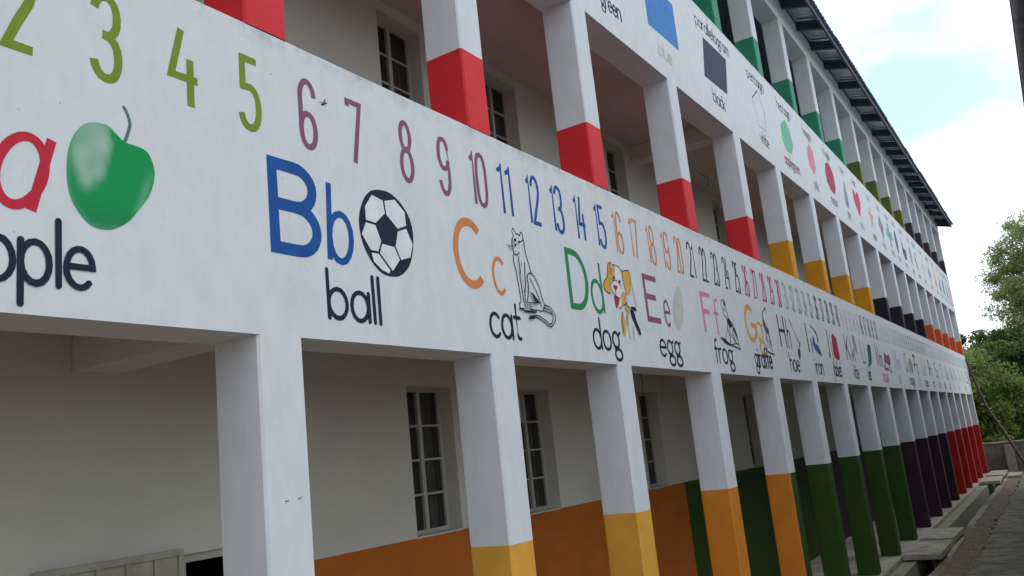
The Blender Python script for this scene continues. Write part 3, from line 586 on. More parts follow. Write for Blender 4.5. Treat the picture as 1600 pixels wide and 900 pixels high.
ART = {
 'apple': [
  ('C','apple',0,'1.851,1.48 1.908,1.486 1.947,1.461 1.985,1.434 2.041,1.43 2.09,1.415 2.117,1.358 2.118,1.303 2.094,1.228 2.052,1.166 2.004,1.104 1.949,1.064 1.904,1.048 1.852,1.05 1.81,1.075 1.768,1.131 1.747,1.197 1.743,1.267 1.751,1.349 1.775,1.413 1.811,1.461'),
  ('L','stem',0.014,'1.985,1.434 2.002,1.477 2.012,1.519 2,1.559 1.984,1.586'),
 ],
 'ball': [
  ('C','navy',0,'3.364,1.345 3.371,1.391 3.392,1.447 3.425,1.5 3.466,1.54 3.52,1.564 3.584,1.575 3.642,1.571 3.709,1.545 3.765,1.501 3.805,1.446 3.823,1.38 3.823,1.318 3.812,1.254 3.782,1.181 3.729,1.12 3.665,1.085 3.605,1.073 3.547,1.076 3.494,1.098 3.435,1.151 3.395,1.209 3.371,1.275'),
  ('F','white',0,'3.485,1.526 3.572,1.512 3.584,1.44 3.499,1.366 3.423,1.371 3.421,1.446'),
  ('F','white',0,'3.587,1.513 3.68,1.539 3.761,1.48 3.765,1.397 3.688,1.366 3.597,1.434'),
  ('F','white',0,'3.421,1.356 3.495,1.352 3.535,1.267 3.505,1.204 3.445,1.203 3.38,1.283'),
  ('F','white',0,'3.686,1.349 3.763,1.379 3.812,1.292 3.781,1.209 3.696,1.182 3.657,1.257'),
  ('F','white',0,'3.54,1.252 3.645,1.25 3.684,1.181 3.614,1.106 3.517,1.196'),
  ('F','white',0,'3.448,1.188 3.504,1.19 3.591,1.108 3.582,1.086 3.522,1.102 3.461,1.142'),
 ],
 'cat': [
  ('L','navy',0.0085,'4.956,1.541 4.938,1.569 4.957,1.594 4.974,1.58 4.991,1.559'),
  ('L','navy',0.0085,'5.038,1.555 5.057,1.582 5.077,1.571 5.072,1.529 5.046,1.512'),
  ('L','navy',0.0085,'4.991,1.559 5.019,1.561 5.038,1.552'),
  ('L','navy',0.0085,'4.956,1.541 4.929,1.506 4.922,1.465 4.926,1.436'),
  ('L','navy',0.0085,'5.076,1.548 5.087,1.496 5.091,1.439 5.111,1.375 5.139,1.294'),
  ('L','navy',0.0085,'4.926,1.436 4.934,1.411 4.971,1.402 5.008,1.426'),
  ('L','navy',0.0085,'4.922,1.4 4.918,1.348 4.938,1.272 4.949,1.17 4.959,1.077'),
  ('L','navy',0.0085,'4.99,1.393 4.989,1.331 4.993,1.271'),
  ('L','navy',0.0085,'4.979,1.278 4.985,1.192 4.993,1.072'),
  ('L','navy',0.0085,'5.062,1.359 5.049,1.269 5.039,1.181 5.015,1.143'),
  ('L','navy',0.0085,'5.024,1.144 5.012,1.07'),
  ('L','navy',0.0085,'4.953,1.068 4.933,1.049 4.938,1.02 4.983,1.021'),
  ('L','navy',0.0085,'5.041,1.073 5.08,1.186 5.073,1.246 5.091,1.279 5.138,1.288 5.193,1.252 5.232,1.194 5.251,1.125 5.274,1.074 5.239,1.03 5.145,1.024 5.063,1.023'),
  ('L','navy',0.0085,'5.11,1.251 5.156,1.194 5.201,1.128 5.228,1.06'),
  ('L','navy',0.0085,'5.274,1.074 5.357,1.059 5.409,1.014 5.408,0.969 5.344,0.921 5.285,0.928 5.214,0.953 5.15,0.97 5.108,0.964'),
  ('L','navy',0.0085,'5.252,1.054 5.335,1.039 5.38,1.003 5.36,0.952 5.321,0.937 5.266,0.957 5.186,0.982 5.119,0.98 5.052,0.97 5.045,0.952 5.107,0.96'),
  ('L','navy',0.0085,'4.999,1.064 5.007,1.022'),
  ('L','navy',0.0085,'5.027,1.069 5.034,1.023'),
  ('L','navy',0.0085,'5.057,1.07 5.064,1.025'),
  ('L','navy',0.0085,'5.086,1.068 5.089,1.03'),
  ('L','navy',0.0085,'4.919,1.014 5.028,1.008 5.143,1.013'),
  ('L','navy',0.0085,'4.979,1 5.14,1.001'),
  ('L','navy',0.0085,'5.248,1.031 5.365,1.015'),
  ('L','navy',0.004,'4.924,1.459 4.88,1.456 4.833,1.45'),
  ('L','navy',0.004,'4.923,1.454 4.87,1.444'),
  ('L','navy',0.004,'4.92,1.436 4.875,1.426'),
  ('L','navy',0.004,'4.935,1.433 4.948,1.404'),
  ('L','navy',0.004,'4.991,1.5 5,1.491 5.018,1.503'),
  ('L','navy',0.004,'4.95,1.509 4.961,1.502'),
  ('L','navy',0.004,'4.987,1.524 5.004,1.529'),
  ('L','navy',0.004,'5.073,1.467 5.078,1.397'),
  ('L','navy',0.004,'4.975,1.382 4.97,1.277'),
  ('L','navy',0.004,'5.053,1.491 5.064,1.466'),
  ('L','navy',0.004,'5.004,1.368 4.997,1.315'),
  ('L','navy',0.004,'4.999,1.263 4.991,1.141'),
  ('L','navy',0.004,'5.065,1.271 5.047,1.147'),
  ('F','navy',0,'4.935,1.516 4.97,1.517 4.962,1.494 4.937,1.49'),
  ('F','navy',0,'4.992,1.507 5.025,1.51 5.013,1.491 4.993,1.49'),
  ('F','navy',0,'4.934,1.476 4.962,1.474 4.949,1.455 4.93,1.454'),
  ('F','navy',0,'5.045,0.972 5.11,0.975 5.098,0.956 5.042,0.953'),
  ('F','navy',0,'5.119,1.137 5.206,1.076 5.139,1.074 5.073,1.15'),
  ('F','navy',0,'4.957,1.064 5.157,1.08 5.189,1.074 5.039,1.064'),
 ],
 'dog': [
  ('C','dogtan',0,'6.488,1.559 6.458,1.557 6.423,1.531 6.411,1.478 6.383,1.422 6.326,1.385 6.297,1.348 6.309,1.311 6.353,1.284 6.419,1.285 6.45,1.327 6.436,1.377 6.475,1.417 6.481,1.469 6.487,1.523'),
  ('C','white',0,'6.497,1.524 6.563,1.555 6.638,1.543 6.693,1.515 6.684,1.443 6.702,1.356 6.718,1.278 6.692,1.223 6.615,1.198 6.568,1.174 6.534,1.177 6.529,1.207 6.492,1.276 6.445,1.31 6.431,1.359 6.47,1.399 6.474,1.46'),
  ('C','dogtan',0,'6.493,1.523 6.561,1.549 6.556,1.497 6.529,1.45 6.506,1.412 6.473,1.408 6.468,1.459'),
  ('C','dogtan',0,'6.692,1.51 6.775,1.53 6.837,1.534 6.858,1.5 6.863,1.429 6.817,1.333 6.748,1.308 6.723,1.358 6.706,1.436 6.686,1.469'),
  ('C','dogtan',0,'6.652,1.324 6.709,1.313 6.7,1.25 6.648,1.21 6.604,1.214 6.629,1.26 6.611,1.284'),
  ('C','dogred',0,'6.499,1.368 6.557,1.366 6.565,1.349 6.525,1.323 6.5,1.337 6.486,1.353'),
  ('C','dogred',0,'6.502,1.277 6.569,1.254 6.551,1.209 6.505,1.17 6.483,1.181 6.478,1.227 6.474,1.261'),
  ('C','dogtan',0,'6.684,1.231 6.753,1.193 6.732,1.156 6.694,1.144 6.676,1.203'),
  ('C','dogtan',0,'6.598,1.144 6.623,1.094 6.626,1.008 6.602,0.946 6.566,0.94 6.552,1.02 6.572,1.107'),
  ('C','dogtan',0,'6.702,1.145 6.683,1.064 6.658,1.028 6.654,1.079 6.679,1.134'),
  ('C','navy',0,'6.769,1.179 6.836,1.161 6.864,1.088 6.909,1.029 6.928,0.973 6.897,0.96 6.844,1.024 6.801,1.083 6.771,1.133'),
  ('C','navy',0,'6.788,1.205 6.871,1.209 6.898,1.18 6.861,1.175 6.811,1.181'),
  ('L','navy',0.0065,'6.488,1.559 6.458,1.557 6.423,1.531 6.411,1.478 6.383,1.422 6.326,1.385 6.297,1.348 6.309,1.311 6.353,1.284 6.419,1.285'),
  ('L','navy',0.0065,'6.488,1.559 6.512,1.543 6.552,1.551 6.638,1.543 6.693,1.515 6.775,1.53 6.828,1.537 6.858,1.5 6.86,1.419 6.883,1.313 6.902,1.207'),
  ('L','navy',0.0065,'6.462,1.537 6.47,1.485 6.459,1.458'),
  ('L','navy',0.0065,'6.47,1.399 6.427,1.359 6.445,1.31 6.492,1.276 6.528,1.267 6.602,1.256'),
  ('L','navy',0.0065,'6.47,1.399 6.541,1.412 6.605,1.398 6.644,1.349'),
  ('L','navy',0.0065,'6.692,1.51 6.69,1.417 6.712,1.322 6.721,1.252 6.692,1.223 6.615,1.198 6.568,1.171 6.534,1.177'),
  ('L','navy',0.0065,'6.514,1.317 6.502,1.277'),
  ('L','navy',0.0065,'6.687,1.24 6.753,1.193 6.861,1.177'),
  ('L','navy',0.0065,'6.598,1.144 6.561,1.072 6.566,0.969'),
  ('L','navy',0.0065,'6.721,1.155 6.683,1.082 6.677,0.977 6.687,0.913'),
  ('L','navy',0.0065,'6.772,1.023 6.755,0.904'),
  ('L','navy',0.0065,'6.64,1.183 6.659,1.15'),
  ('L','navy',0.0065,'6.51,1.452 6.514,1.417'),
  ('L','navy',0.0065,'6.613,1.425 6.614,1.394'),
  ('F','navy',0,'6.496,1.441 6.53,1.441 6.514,1.417 6.495,1.417'),
  ('F','navy',0,'6.599,1.423 6.631,1.418 6.614,1.394 6.596,1.401'),
 ],
 'egg': [
  ('C','eggc',0,'8.007,1.529 8.06,1.48 8.074,1.382 8.056,1.283 7.988,1.16 7.886,1.076 7.81,1.085 7.77,1.162 7.778,1.276 7.838,1.397 7.926,1.488'),
 ],
 'frog': [
  ('L','inkgreen',0.012,'9.263,1.505 9.361,1.53 9.398,1.484 9.423,1.348 9.46,1.302 9.586,1.252 9.631,1.156 9.67,1.079 9.688,0.99'),
  ('L','inkgreen',0.012,'9.263,1.505 9.268,1.452 9.311,1.358 9.378,1.315 9.37,1.236 9.327,1.174 9.241,1.081'),
  ('L','inkgreen',0.012,'9.386,1.522 9.41,1.416 9.439,1.32'),
  ('L','inkgreen',0.012,'9.421,1.22 9.41,1.121 9.372,1.041'),
  ('L','inkgreen',0.012,'9.361,1.215 9.389,1.12 9.396,1.043'),
  ('L','inkgreen',0.012,'9.571,1.221 9.515,1.168 9.57,1.092 9.576,1.043'),
  ('L','inkgreen',0.012,'9.444,1.143 9.581,1.054 9.666,1.039'),
  ('L','inkgreen',0.012,'9.071,1.08 9.148,1.066 9.27,1.021 9.441,1.011 9.701,0.986'),
  ('L','inkgreen',0.012,'9.417,1.024 9.576,1.043 9.663,1.034'),
  ('L','inkgreen',0.012,'9.363,1.313 9.441,1.261 9.523,1.247 9.541,1.209'),
  ('L','inkgreen',0.012,'9.303,1.435 9.349,1.41'),
  ('L','inkgreen',0.012,'9.481,1.284 9.477,1.244'),
  ('L','inkgreen',0.012,'9.588,1.193 9.637,1.107'),
  ('F','navy',0,'9.058,1.082 9.182,1.078 9.306,1.037 9.417,1.024 9.438,1.006 9.265,1.011 9.139,1.046'),
  ('F','navy',0,'9.418,1.338 9.512,1.286 9.55,1.239 9.437,1.221 9.374,1.275'),
  ('F','navy',0,'9.361,1.53 9.398,1.484 9.358,1.46 9.34,1.498'),
  ('F','navy',0,'9.581,1.242 9.636,1.166 9.664,1.098 9.599,1.154 9.541,1.209'),
  ('F','navy',0,'9.444,1.018 9.717,0.986 9.552,0.993'),
 ],
 'giraffe': [
  ('L','inkbrown',0.016,'11.002,1.573 10.908,1.551 10.833,1.502 10.815,1.423 10.834,1.336 10.866,1.261 10.873,1.174 10.854,1.074'),
  ('L','inkbrown',0.016,'11.002,1.573 11.036,1.531'),
  ('L','inkbrown',0.016,'11.019,1.603 11.002,1.573 10.953,1.586'),
  ('L','inkbrown',0.016,'10.86,1.505 10.845,1.437 10.905,1.364 10.996,1.293 11.01,1.182 11.03,1.084 11.01,1.016'),
  ('L','inkbrown',0.016,'10.873,1.174 10.932,1.111 10.925,1.034'),
  ('L','inkbrown',0.016,'10.873,1.24 10.822,1.149'),
  ('L','inkbrown',0.016,'10.964,1.268 10.971,1.18 11.005,1.093'),
  ('F','inkbrown',0,'10.814,1.434 10.892,1.374 10.99,1.315 11.01,1.249 10.931,1.244 10.84,1.282 10.795,1.366'),
  ('L','navy',0.02,'10.803,1.017 10.905,0.998 11.07,0.986'),
 ],
 'hoe': [
  ('L','inkgrey',0.03,'12.12,1.54 12.204,1.446 12.318,1.33 12.46,1.221'),
  ('F','inkgrey',0,'12.46,1.221 12.542,1.26 12.531,1.197 12.473,1.143 12.403,1.167'),
  ('F','inkdark',0,'12.366,1.142 12.453,1.125 12.451,1.057 12.363,0.964 12.325,0.995 12.291,1.06'),
 ],
 'iron': [
  ('F','blue2',0,'13.373,1.389 13.439,1.345 13.44,1.279 13.615,1.246 13.717,1.178 13.749,1.119 13.644,1.114 13.415,1.175 13.309,1.265 13.327,1.338'),
  ('L','blue2',0.02,'13.252,1.286 13.373,1.185 13.575,1.123 13.759,1.097'),
  ('L','inkdark',0.05,'13.513,1.484 13.606,1.441 13.645,1.37 13.635,1.309'),
  ('L','inkgrey',0.03,'13.332,1.537 13.412,1.513 13.53,1.473'),
 ],
 'jacket': [
  ('F','crimson',0,'14.678,1.476 14.806,1.52 14.931,1.478 15.023,1.433 15.036,1.289 15.048,1.144 15.005,1.092 14.876,1.068 14.66,1.099 14.61,1.153 14.629,1.295'),
 ],
 'kite': [
  ('F','lightgrey',0,'16.372,1.596 16.598,1.595 16.639,1.471 16.679,1.258 16.465,1.319 16.359,1.454'),
  ('L','lightgrey',0.03,'16.465,1.319 16.259,1.215 16.111,1.131'),
 ],
 'leaf': [
  ('F','leafgreen',0,'17.772,1.487 17.913,1.515 18.079,1.504 18.084,1.419 18,1.245 17.878,1.121 17.658,1.076 17.561,1.109 17.657,1.296 17.668,1.397'),
  ('L','leafgreen',0.05,'17.634,1.096 17.524,1.072 17.472,1.08'),
 ],
 'mouse': [
  ('F','mauve',0,'19.565,1.441 19.833,1.371 20.101,1.421 20.187,1.302 20.156,1.207 19.92,1.161 19.912,1.106 19.796,1.194 19.403,1.215 19.431,1.307'),
  ('L','mauve',0.06,'19.469,1.181 19.313,1.085 19.768,1.073'),
  ('L','navy',0.05,'19.899,1.142 19.98,1.071 20.119,1.019'),
 ],
 'orange': [
  ('F','olivec',0,'23.111,1.473 23.359,1.45 23.528,1.32 23.458,1.164 23.258,1.074 23.059,1.135 22.975,1.283'),
 ],
 'painting': [
  ('F','navy',0,'23.81,1.594 24.026,1.607 24.167,1.519 24.079,1.489 23.867,1.532'),
  ('F','navy',0,'23.819,1.348 24.055,1.366 24.018,1.321 23.812,1.308'),
 ],
}

PL = dict(ball='black and white football', cat='ink drawing of a seated cat', dog='tan and white puppy with its tongue out', egg='pale egg', frog='ink drawing of a frog on a ledge', giraffe='small sketch of a giraffe', hoe='garden hoe', iron='blue flat iron', jacket='crimson jacket', kite='grey kite with a tail', leaf='dark green leaf', mouse='mauve mouse', orange='olive fruit', painting='black pot handle')
for k, items in ART.items():
    if k == 'apple': continue
    a = Art()
    for kind, c, w, p in items:
        p = T(p)
        if kind == 'C': a.fill(catmull(p, True), c)
        elif kind == 'F': a.fill(p, c)
        else: a.ribbon(catmull(p), w, c, cap=True)
    a.build('painted_' + k if k != 'painting' else 'painted_pot', band1, PL[k])
# the apple: brushed from a pale grey green patch to deep green, colour kept per vertex
def apple():
    out_ = catmull(T(ART['apple'][0][3]), True, 4); n = len(out_); mr = 22; cx, cz = 1.93, 1.31
    v = []; f = []
    for r_ in range(mr + 1):
        for i in range(n):
            t = r_ / mr; v.append((cx + (out_[i][0] - cx) * t, -.002, cz + (out_[i][1] - cz) * t))
    for r_ in range(mr):
        for i in range(n):
            j = (i + 1) % n; f.append((r_ * n + i, r_ * n + j, (r_ + 1) * n + j, (r_ + 1) * n + i))
    f = [tuple(reversed(q)) for q in f]
    me = bpy.data.meshes.new('painted_apple'); me.from_pydata(v, [], f); me.update()
    at = me.color_attributes.new('paint', 'FLOAT_COLOR', 'POINT')
    base, pale, dark, rim = Vector((.006, .26, .075)), Vector((.33, .47, .41)), Vector((.012, .16, .07)), Vector((.10, .36, .20))
    ss = lambda a, b, t: max(0, min(1, (t - a) / (b - a))) ** 2 * (3 - 2 * max(0, min(1, (t - a) / (b - a))))
    for i, p in enumerate(v):
        x, z = p[0], p[2]; t = (i // n) / mr; u, w = (x - 1.842) / .088, (z - 1.375) / .185
        u += w * -.25; k = 1 - ss(.62, 1.12, math.hypot(u, w) + .15 * noise.noise(Vector((x * 25, z * 25, 3))))
        c = base.lerp(pale, k * (.75 + .35 * noise.noise(Vector((x * 14, z * 14, 0)))))
        c = c.lerp(dark, .5 * ss(.3, 1, (1.25 - z) / .2) * (1 - k))
        k2 = math.exp(-((x - 2.068 - (z - 1.22) * .35) / .018) ** 2) * ss(1.08, 1.15, z) * (1 - ss(1.25, 1.36, z)); c = c.lerp(rim, .9 * k2)
        c = c.lerp(rim, .45 * ss(.90, 1, t) * (x < 1.95))
        at.data[i].color = (*c, 1)
    m = bpy.data.materials.new('apple_paint'); m.use_nodes = True; b = m.node_tree.nodes['Principled BSDF']; b.inputs['Roughness'].default_value = .65; b.inputs['Specular IOR Level'].default_value = .15
    an = m.node_tree.nodes.new('ShaderNodeVertexColor'); an.layer_name = 'paint'; m.node_tree.links.new(an.outputs[0], b.inputs['Base Color'])
    me.materials.append(m); ob = link('painted_apple', me, band1, label='large green apple with a thin stalk')
    a = Art()
    for q in ART['apple'][1:]: a.ribbon(catmull(T(q[3])), q[2], q[1], cap=True)
    a.build('painted_stalk', band1, 'thin grey green stalk of the apple')
apple()

# upper balcony wall: shapes with their names over and their colours under them
def ngon(cx, cz, rx, rz, n, r0=90): return [(cx + rx * math.cos(R(r0 + 360 * i / n)), cz + rz * math.sin(R(r0 + 360 * i / n))) for i in range(n)]
def star5(cx, cz, r): return [(cx + (r if i % 2 == 0 else r * .42) * math.cos(R(90 + 36 * i)), cz + (r if i % 2 == 0 else r * .42) * math.sin(R(90 + 36 * i))) for i in range(10)]
SH = [('circle', 'ared', ell(4.2, 4.81, .34, .33, 0, 345, 24), 'circle', 'red', 3.9, 4.5), ('square', 'gold', [(5.3, 4.5), (5.95, 4.5), (5.95, 5.12), (5.3, 5.12)], 'square', 'yellow', 5.3, 5.95),
      ('triangle', 'agreen', [(6.85, 4.5), (7.6, 4.5), (7.22, 5.12)], 'triangle', 'green', 7.035, 7.51), ('rectangle', 'skyblue', [(8.262, 4.505), (9.165, 4.52), (9.175, 5.13), (8.268, 5.12)], 'rectangle', 'blue', 8.47, 8.87),
      ('parallelogram', 'slate', [(10.01, 4.496), (10.902, 4.527), (11.109, 5.114), (10.191, 5.102)], 'parallelogram', 'black', 10.23, 10.70), ('pentagon', None, [(12.547, 5.125), (12.2, 4.899), (12.305, 4.487), (12.67, 4.505), (12.78, 4.854)], 'pentagn', 'white', 12.26, 12.72),
      ('heptagon', 'apgreen', [(14.092, 5.111), (13.74, 4.93), (13.643, 4.645), (13.861, 4.481), (14.164, 4.504), (14.377, 4.712), (14.30, 4.98)], 'heptagn', 'applegreen', 13.58, 14.53),
      ('hexagon', 'rose', [(15.695, 5.112), (15.43, 4.93), (15.41, 4.62), (15.708, 4.5), (15.95, 4.69), (15.93, 5.0)], 'hexagon', 'pink', 15.52, 15.87), ('octagon', 'maroon', [(17.20, 5.134), (16.93, 5.03), (16.79, 4.85), (16.79, 4.63), (17.0, 4.50), (17.35, 4.48), (17.56, 4.66), (17.56, 4.93), (17.42, 5.08)], 'octagon', 'maroon', 16.86, 17.43),
      ('cone', 'steel', [(18.62, 5.10), (18.36, 4.62), (18.38, 4.50), (18.5, 4.44), (18.66, 4.45), (18.76, 4.56), (18.74, 4.72)], 'cone', 'grey', 18.36, 18.70),
      ('heart', 'heart', catmull([(19.80, 5.0), (19.65, 5.10), (19.49, 5.02), (19.47, 4.82), (19.62, 4.66), (19.85, 4.50), (20.08, 4.68), (20.24, 4.88), (20.14, 5.09), (19.95, 5.10)], True, 4), 'heart', 'red', 19.65, 20.1),
      ('star', 'coral', star5(21.45, 4.76, .36), 'star', 'peach', 21.2, 21.7), ('kite', 'greylilac', [(22.78, 5.09), (22.40, 4.82), (22.86, 4.43), (23.12, 4.82)], 'kite', 'lilac', 22.5, 23.0),
      ('cross', 'seagreen', [(23.85, 5.1), (24.12, 5.1), (24.12, 4.9), (24.45, 4.9), (24.45, 4.68), (24.12, 4.68), (24.12, 4.44), (23.85, 4.44), (23.85, 4.68), (23.53, 4.68), (23.53, 4.9), (23.85, 4.9)], 'cross', 'teal', 23.7, 24.3),
      ('oval', 'darkblue', ell(25.1, 4.77, .20, .33, 0, 345, 20), 'oval', 'blue', 24.9, 25.4), ('boot', 'darkblue', [(26.1, 5.09), (26.3, 4.80), (26.78, 4.78), (26.7, 4.5), (26.3, 4.43), (26.05, 4.6)], 'arrow', 'navy', 26.1, 26.6),
      ('ring', 'lightgrey', ell(27.7, 4.77, .24, .28, 0, 345, 20), 'ring', 'grey', 27.5, 27.9), ('crescent', 'wine', [(29.1, 5.10), (28.75, 4.97), (28.6, 4.77), (28.8, 4.55), (29.2, 4.44), (28.92, 4.62), (28.80, 4.78), (28.87, 4.95)], 'crescent', 'wine', 28.7, 29.2),
      ('cube', 'paleyel', ngon(30.4, 4.77, .25, .3, 6), 'cube', 'cream', 30.2, 30.6), ('gem', 'seagreen', [(31.95, 5.07), (31.66, 4.78), (31.95, 4.45), (32.35, 4.78)], 'diamond', 'green', 31.7, 32.2),
      ('drop', 'rose', [(33.5, 5.07), (33.3, 4.6), (33.55, 4.45), (33.8, 4.6)], 'drop', 'pink', 33.3, 33.8), ('wedge', 'darkblue', [(34.8, 5.07), (34.55, 4.5), (35.0, 4.42)], 'cone', 'blue', 34.6, 35.1), ('block', 'skyblue', [(35.8, 5.05), (35.7, 4.5), (36.15, 4.42), (36.2, 4.95)], 'prism', 'blue', 35.7, 36.2),
      ('pyramid', 'greylilac', [(37.0, 5.08), (36.75, 4.45), (37.25, 4.42)], 'pyramid', 'plum', 36.8, 37.3), ('bar', 'heart', [(37.85, 5.1), (37.7, 4.45), (37.95, 4.40), (38.05, 5.05)], 'bar', 'red', 37.7, 38.1), ('tower', 'greylilac', [(38.55, 5.05), (38.45, 4.42), (38.65, 4.40), (38.75, 5.0)], 'rod', 'plum', 38.4, 38.7)]
for nm, c, pts, up, dn, x0, x1 in SH:
    a = Art()
    if c: a.fill(pts, c)
    else:
        a.ribbon(pts + pts[:1], .010, 'grey'); a.ribbon(pts[:2], .02, 'navy')
    a.build('painted_shape', band2, '%s %s' % (dn if nm != 'pentagon' else 'white', nm))
    xc = sum(p[0] for p in pts) / len(pts); hw = .04 * len(up) + .06
    wx = {'parallelogram': (9.975, 11.30), 'pentagon': (12.11, 12.96), 'heptagon': (13.69, 14.52), 'hexagon': (15.35, 15.96), 'octagon': (16.83, 17.5), 'rectangle': (8.2, 9.2), 'triangle': (6.85, 7.6)}.get(nm, (xc - hw, xc + hw))
    dark = xc < 15
    a = Art(); text(a, up, *wx, 5.205, .20, .014 if xc < 12 else .016 if xc < 20 else .02, 'black' if dark else 'grey' if xc < 20 else 'lightgrey', gap=.12); a.build('painted_word', band2, 'shape name %s' % up)
    dc = {'blue': 'paleyel', 'applegreen': 'wine', 'green': 'navy', 'black': 'black', 'white': 'black'}.get(dn, 'grey') if xc < 21 else ('grey' if nm in ('star', 'cross', 'crescent') else 'lightgrey')
    if xc > 21 and dn == 'blue': dc = 'lightgrey'
    a = Art(); text(a, dn, x0, x1, 4.213, .21, .018 if xc < 20 else .022, dc, gap=.12); a.build('painted_word', band2, 'colour name %s' % dn)

# ================================================================== GROUND AND DRAIN
def sheet_obj(name, quads, m, kind='structure', amp=0, seed=0):
    mb = MB()
    for (x0, x1, y0, y1, z, nx, ny) in quads:
        P_ = {}
        for i in range(nx + 1):
            for j in range(ny + 1):
                x, y = x0 + (x1 - x0) * i / nx, y0 + (y1 - y0) * j / ny
                P_[i, j] = len(mb.v); mb.v.append((x, y, z + amp * (noise.noise(Vector((x * 1.1, y * 1.6, seed))) + .5 * noise.noise(Vector((x * 4, y * 4, seed))))))
        for i in range(nx):
            for j in range(ny): mb.f.append((P_[i, j], P_[i + 1, j], P_[i + 1, j + 1], P_[i, j + 1])); mb.m.append(0)
    o = mb.build(name, m, smooth=True); o['kind'] = kind; return o
sheet_obj('ground', [(-12, 40.1, -12, -.655, -2.495, 420, 90), (-900, -12, -900, 900, -2.5, 4, 4), (-12, 1500, -900, -12, -2.5, 6, 4), (40.1, 1500, -12, 900, -2.52, 12, 12), (-12, 40.1, 8.1, 900, -2.52, 4, 4), (-12, XL, -.83, 8.1, -2.52, 4, 4), (XE, 40.1, -.04, 8.1, -2.52, 2, 4)], 'dirt', amp=.018)
mb = MB(); mb.box(-12, XE + 1.1, -.64, -.30, -2.98, -2.90, skip='b'); mb.box(-12, XE + 1.1, -.302, -.082, -2.9, -2.455)
nk = 520; kp = []                                            # crumbling outer kerb
for i in range(nk + 1):
    x = -12 + (XE + 13.1) * i / nk; e = noise.noise(Vector((x * 2.3, 4, 1))); f_ = noise.noise(Vector((x * 7, 9, 1))); w_ = max(0, .15 + noise.noise(Vector((x * .45, 2, 7))))
    kp.append((x, -.64 - .012 * f_, -.79 + .03 * e + .02 * f_ + .06 * w_, -2.462 + .012 * f_ - .13 * w_))
for a, b in zip(kp, kp[1:]):
    mb.quad([(a[0], a[1], a[3]), (a[0], a[2], a[3]), (b[0], b[2], b[3]), (b[0], b[1], b[3])])
    mb.quad([(a[0], a[1], -2.95), (b[0], b[1], -2.95), (b[0], b[1], b[3]), (a[0], a[1], a[3])]); mb.quad([(a[0], a[2], -2.95), (b[0], b[2], -2.95), (b[0], b[2], b[3]), (a[0], a[2], a[3])])
mb.box(-12, XE + 1.1, -.0815, -.051, -2.9, -2.50)
mb.quad([(-12, -.657, -2.95), (XE + 1.1, -.657, -2.95), (XE + 1.1, -.657, -2.495), (-12, -.657, -2.495)])
mb.box(40.055, 40.5, -.9, .1, -3.0, -2.51)
o = mb.build('drain', 'concrete'); o['kind'] = 'structure'
# broken edge of the concrete yard beyond the dirt strip
mb = MB(); nx = 260; pts = []
for i in range(nx + 1):
    x = -6 + 45 * i / nx; y = -1.25 + .10 * noise.noise(Vector((x * .8, 3, 0))) + .06 * noise.noise(Vector((x * 3.1, 8, 0))); pts.append((x, y))
for (xa, ya), (xb, yb) in zip(pts, pts[1:]):
    ys = [0, .05, .4, 1.2, 3.0, 9.5]
    zf = lambda x, d: -2.445 + .012 * noise.noise(Vector((x * .9, d * 1.3, 5))) + .02 * min(d, 1)
    mb.quad([(xa, ya, -2.56), (xb, yb, -2.56), (xb, yb, zf(xb, 0)), (xa, ya, zf(xa, 0))])
    for d0, d1 in zip(ys, ys[1:]): mb.quad([(xa, ya - d0, zf(xa, d0)), (xb, yb - d0, zf(xb, d0)), (xb, yb - d1, zf(xb, d1)), (xa, ya - d1, zf(xa, d1))])
o = mb.build('yard_pavement', 'concrete_dark'); o['kind'] = 'structure'
def cover(x0, x1, y0, y1, z, label, rz=0., th=.09, m='concrete_light'):
    mb = MB(); w, h = (x1 - x0) / 2, (y1 - y0) / 2; n = 6
    ed = [(-w + 2 * w * i / n, -h + wob(.012)) for i in range(n)] + [(w + wob(.012), -h + 2 * h * i / n) for i in range(n)] + [(w - 2 * w * i / n, h + wob(.012)) for i in range(n)] + [(-w + wob(.012), h - 2 * h * i / n) for i in range(n)]
    mb.quad([(a, b, 0) for a, b in ed]); mb.quad([(a, b, -th) for a, b in reversed(ed)])
    for i in range(len(ed)):
        a, b = ed[i], ed[(i + 1) % len(ed)]; mb.quad([(a[0], a[1], -th), (b[0], b[1], -th), (b[0], b[1], 0), (a[0], a[1], 0)])
    o = mb.build('drain_cover', m, bevel=.006); o.location = ((x0 + x1) / 2, (y0 + y1) / 2, z); o.rotation_euler = (wob(.008), wob(.004), rz)
    return tag(o, label, 'concrete slab', 'loose concrete slabs lying over the drain')
cover(16.85, 18.76, -.71, -.075, -2.34, 'nearest loose concrete slab over the drain, beside the green columns', .01)
cover(18.98, 20.74, -.71, -.085, -2.345, 'second loose concrete slab, just behind the nearest one, beside the dark columns', -.015)
cover(33.45, 35.85, -.66, -.06, -2.34, 'far concrete slab with the open drain in front of it, beside the red columns', .02)
cover(36.4, 39.0, -.65, -.06, -2.335, 'paler farthest slab over the drain at the end of the red columns', -.01)
cover(36.5, 38.2, -1.16, -.72, -2.40, 'low slab lying on the dirt at the right of the farthest drain covers', .03)

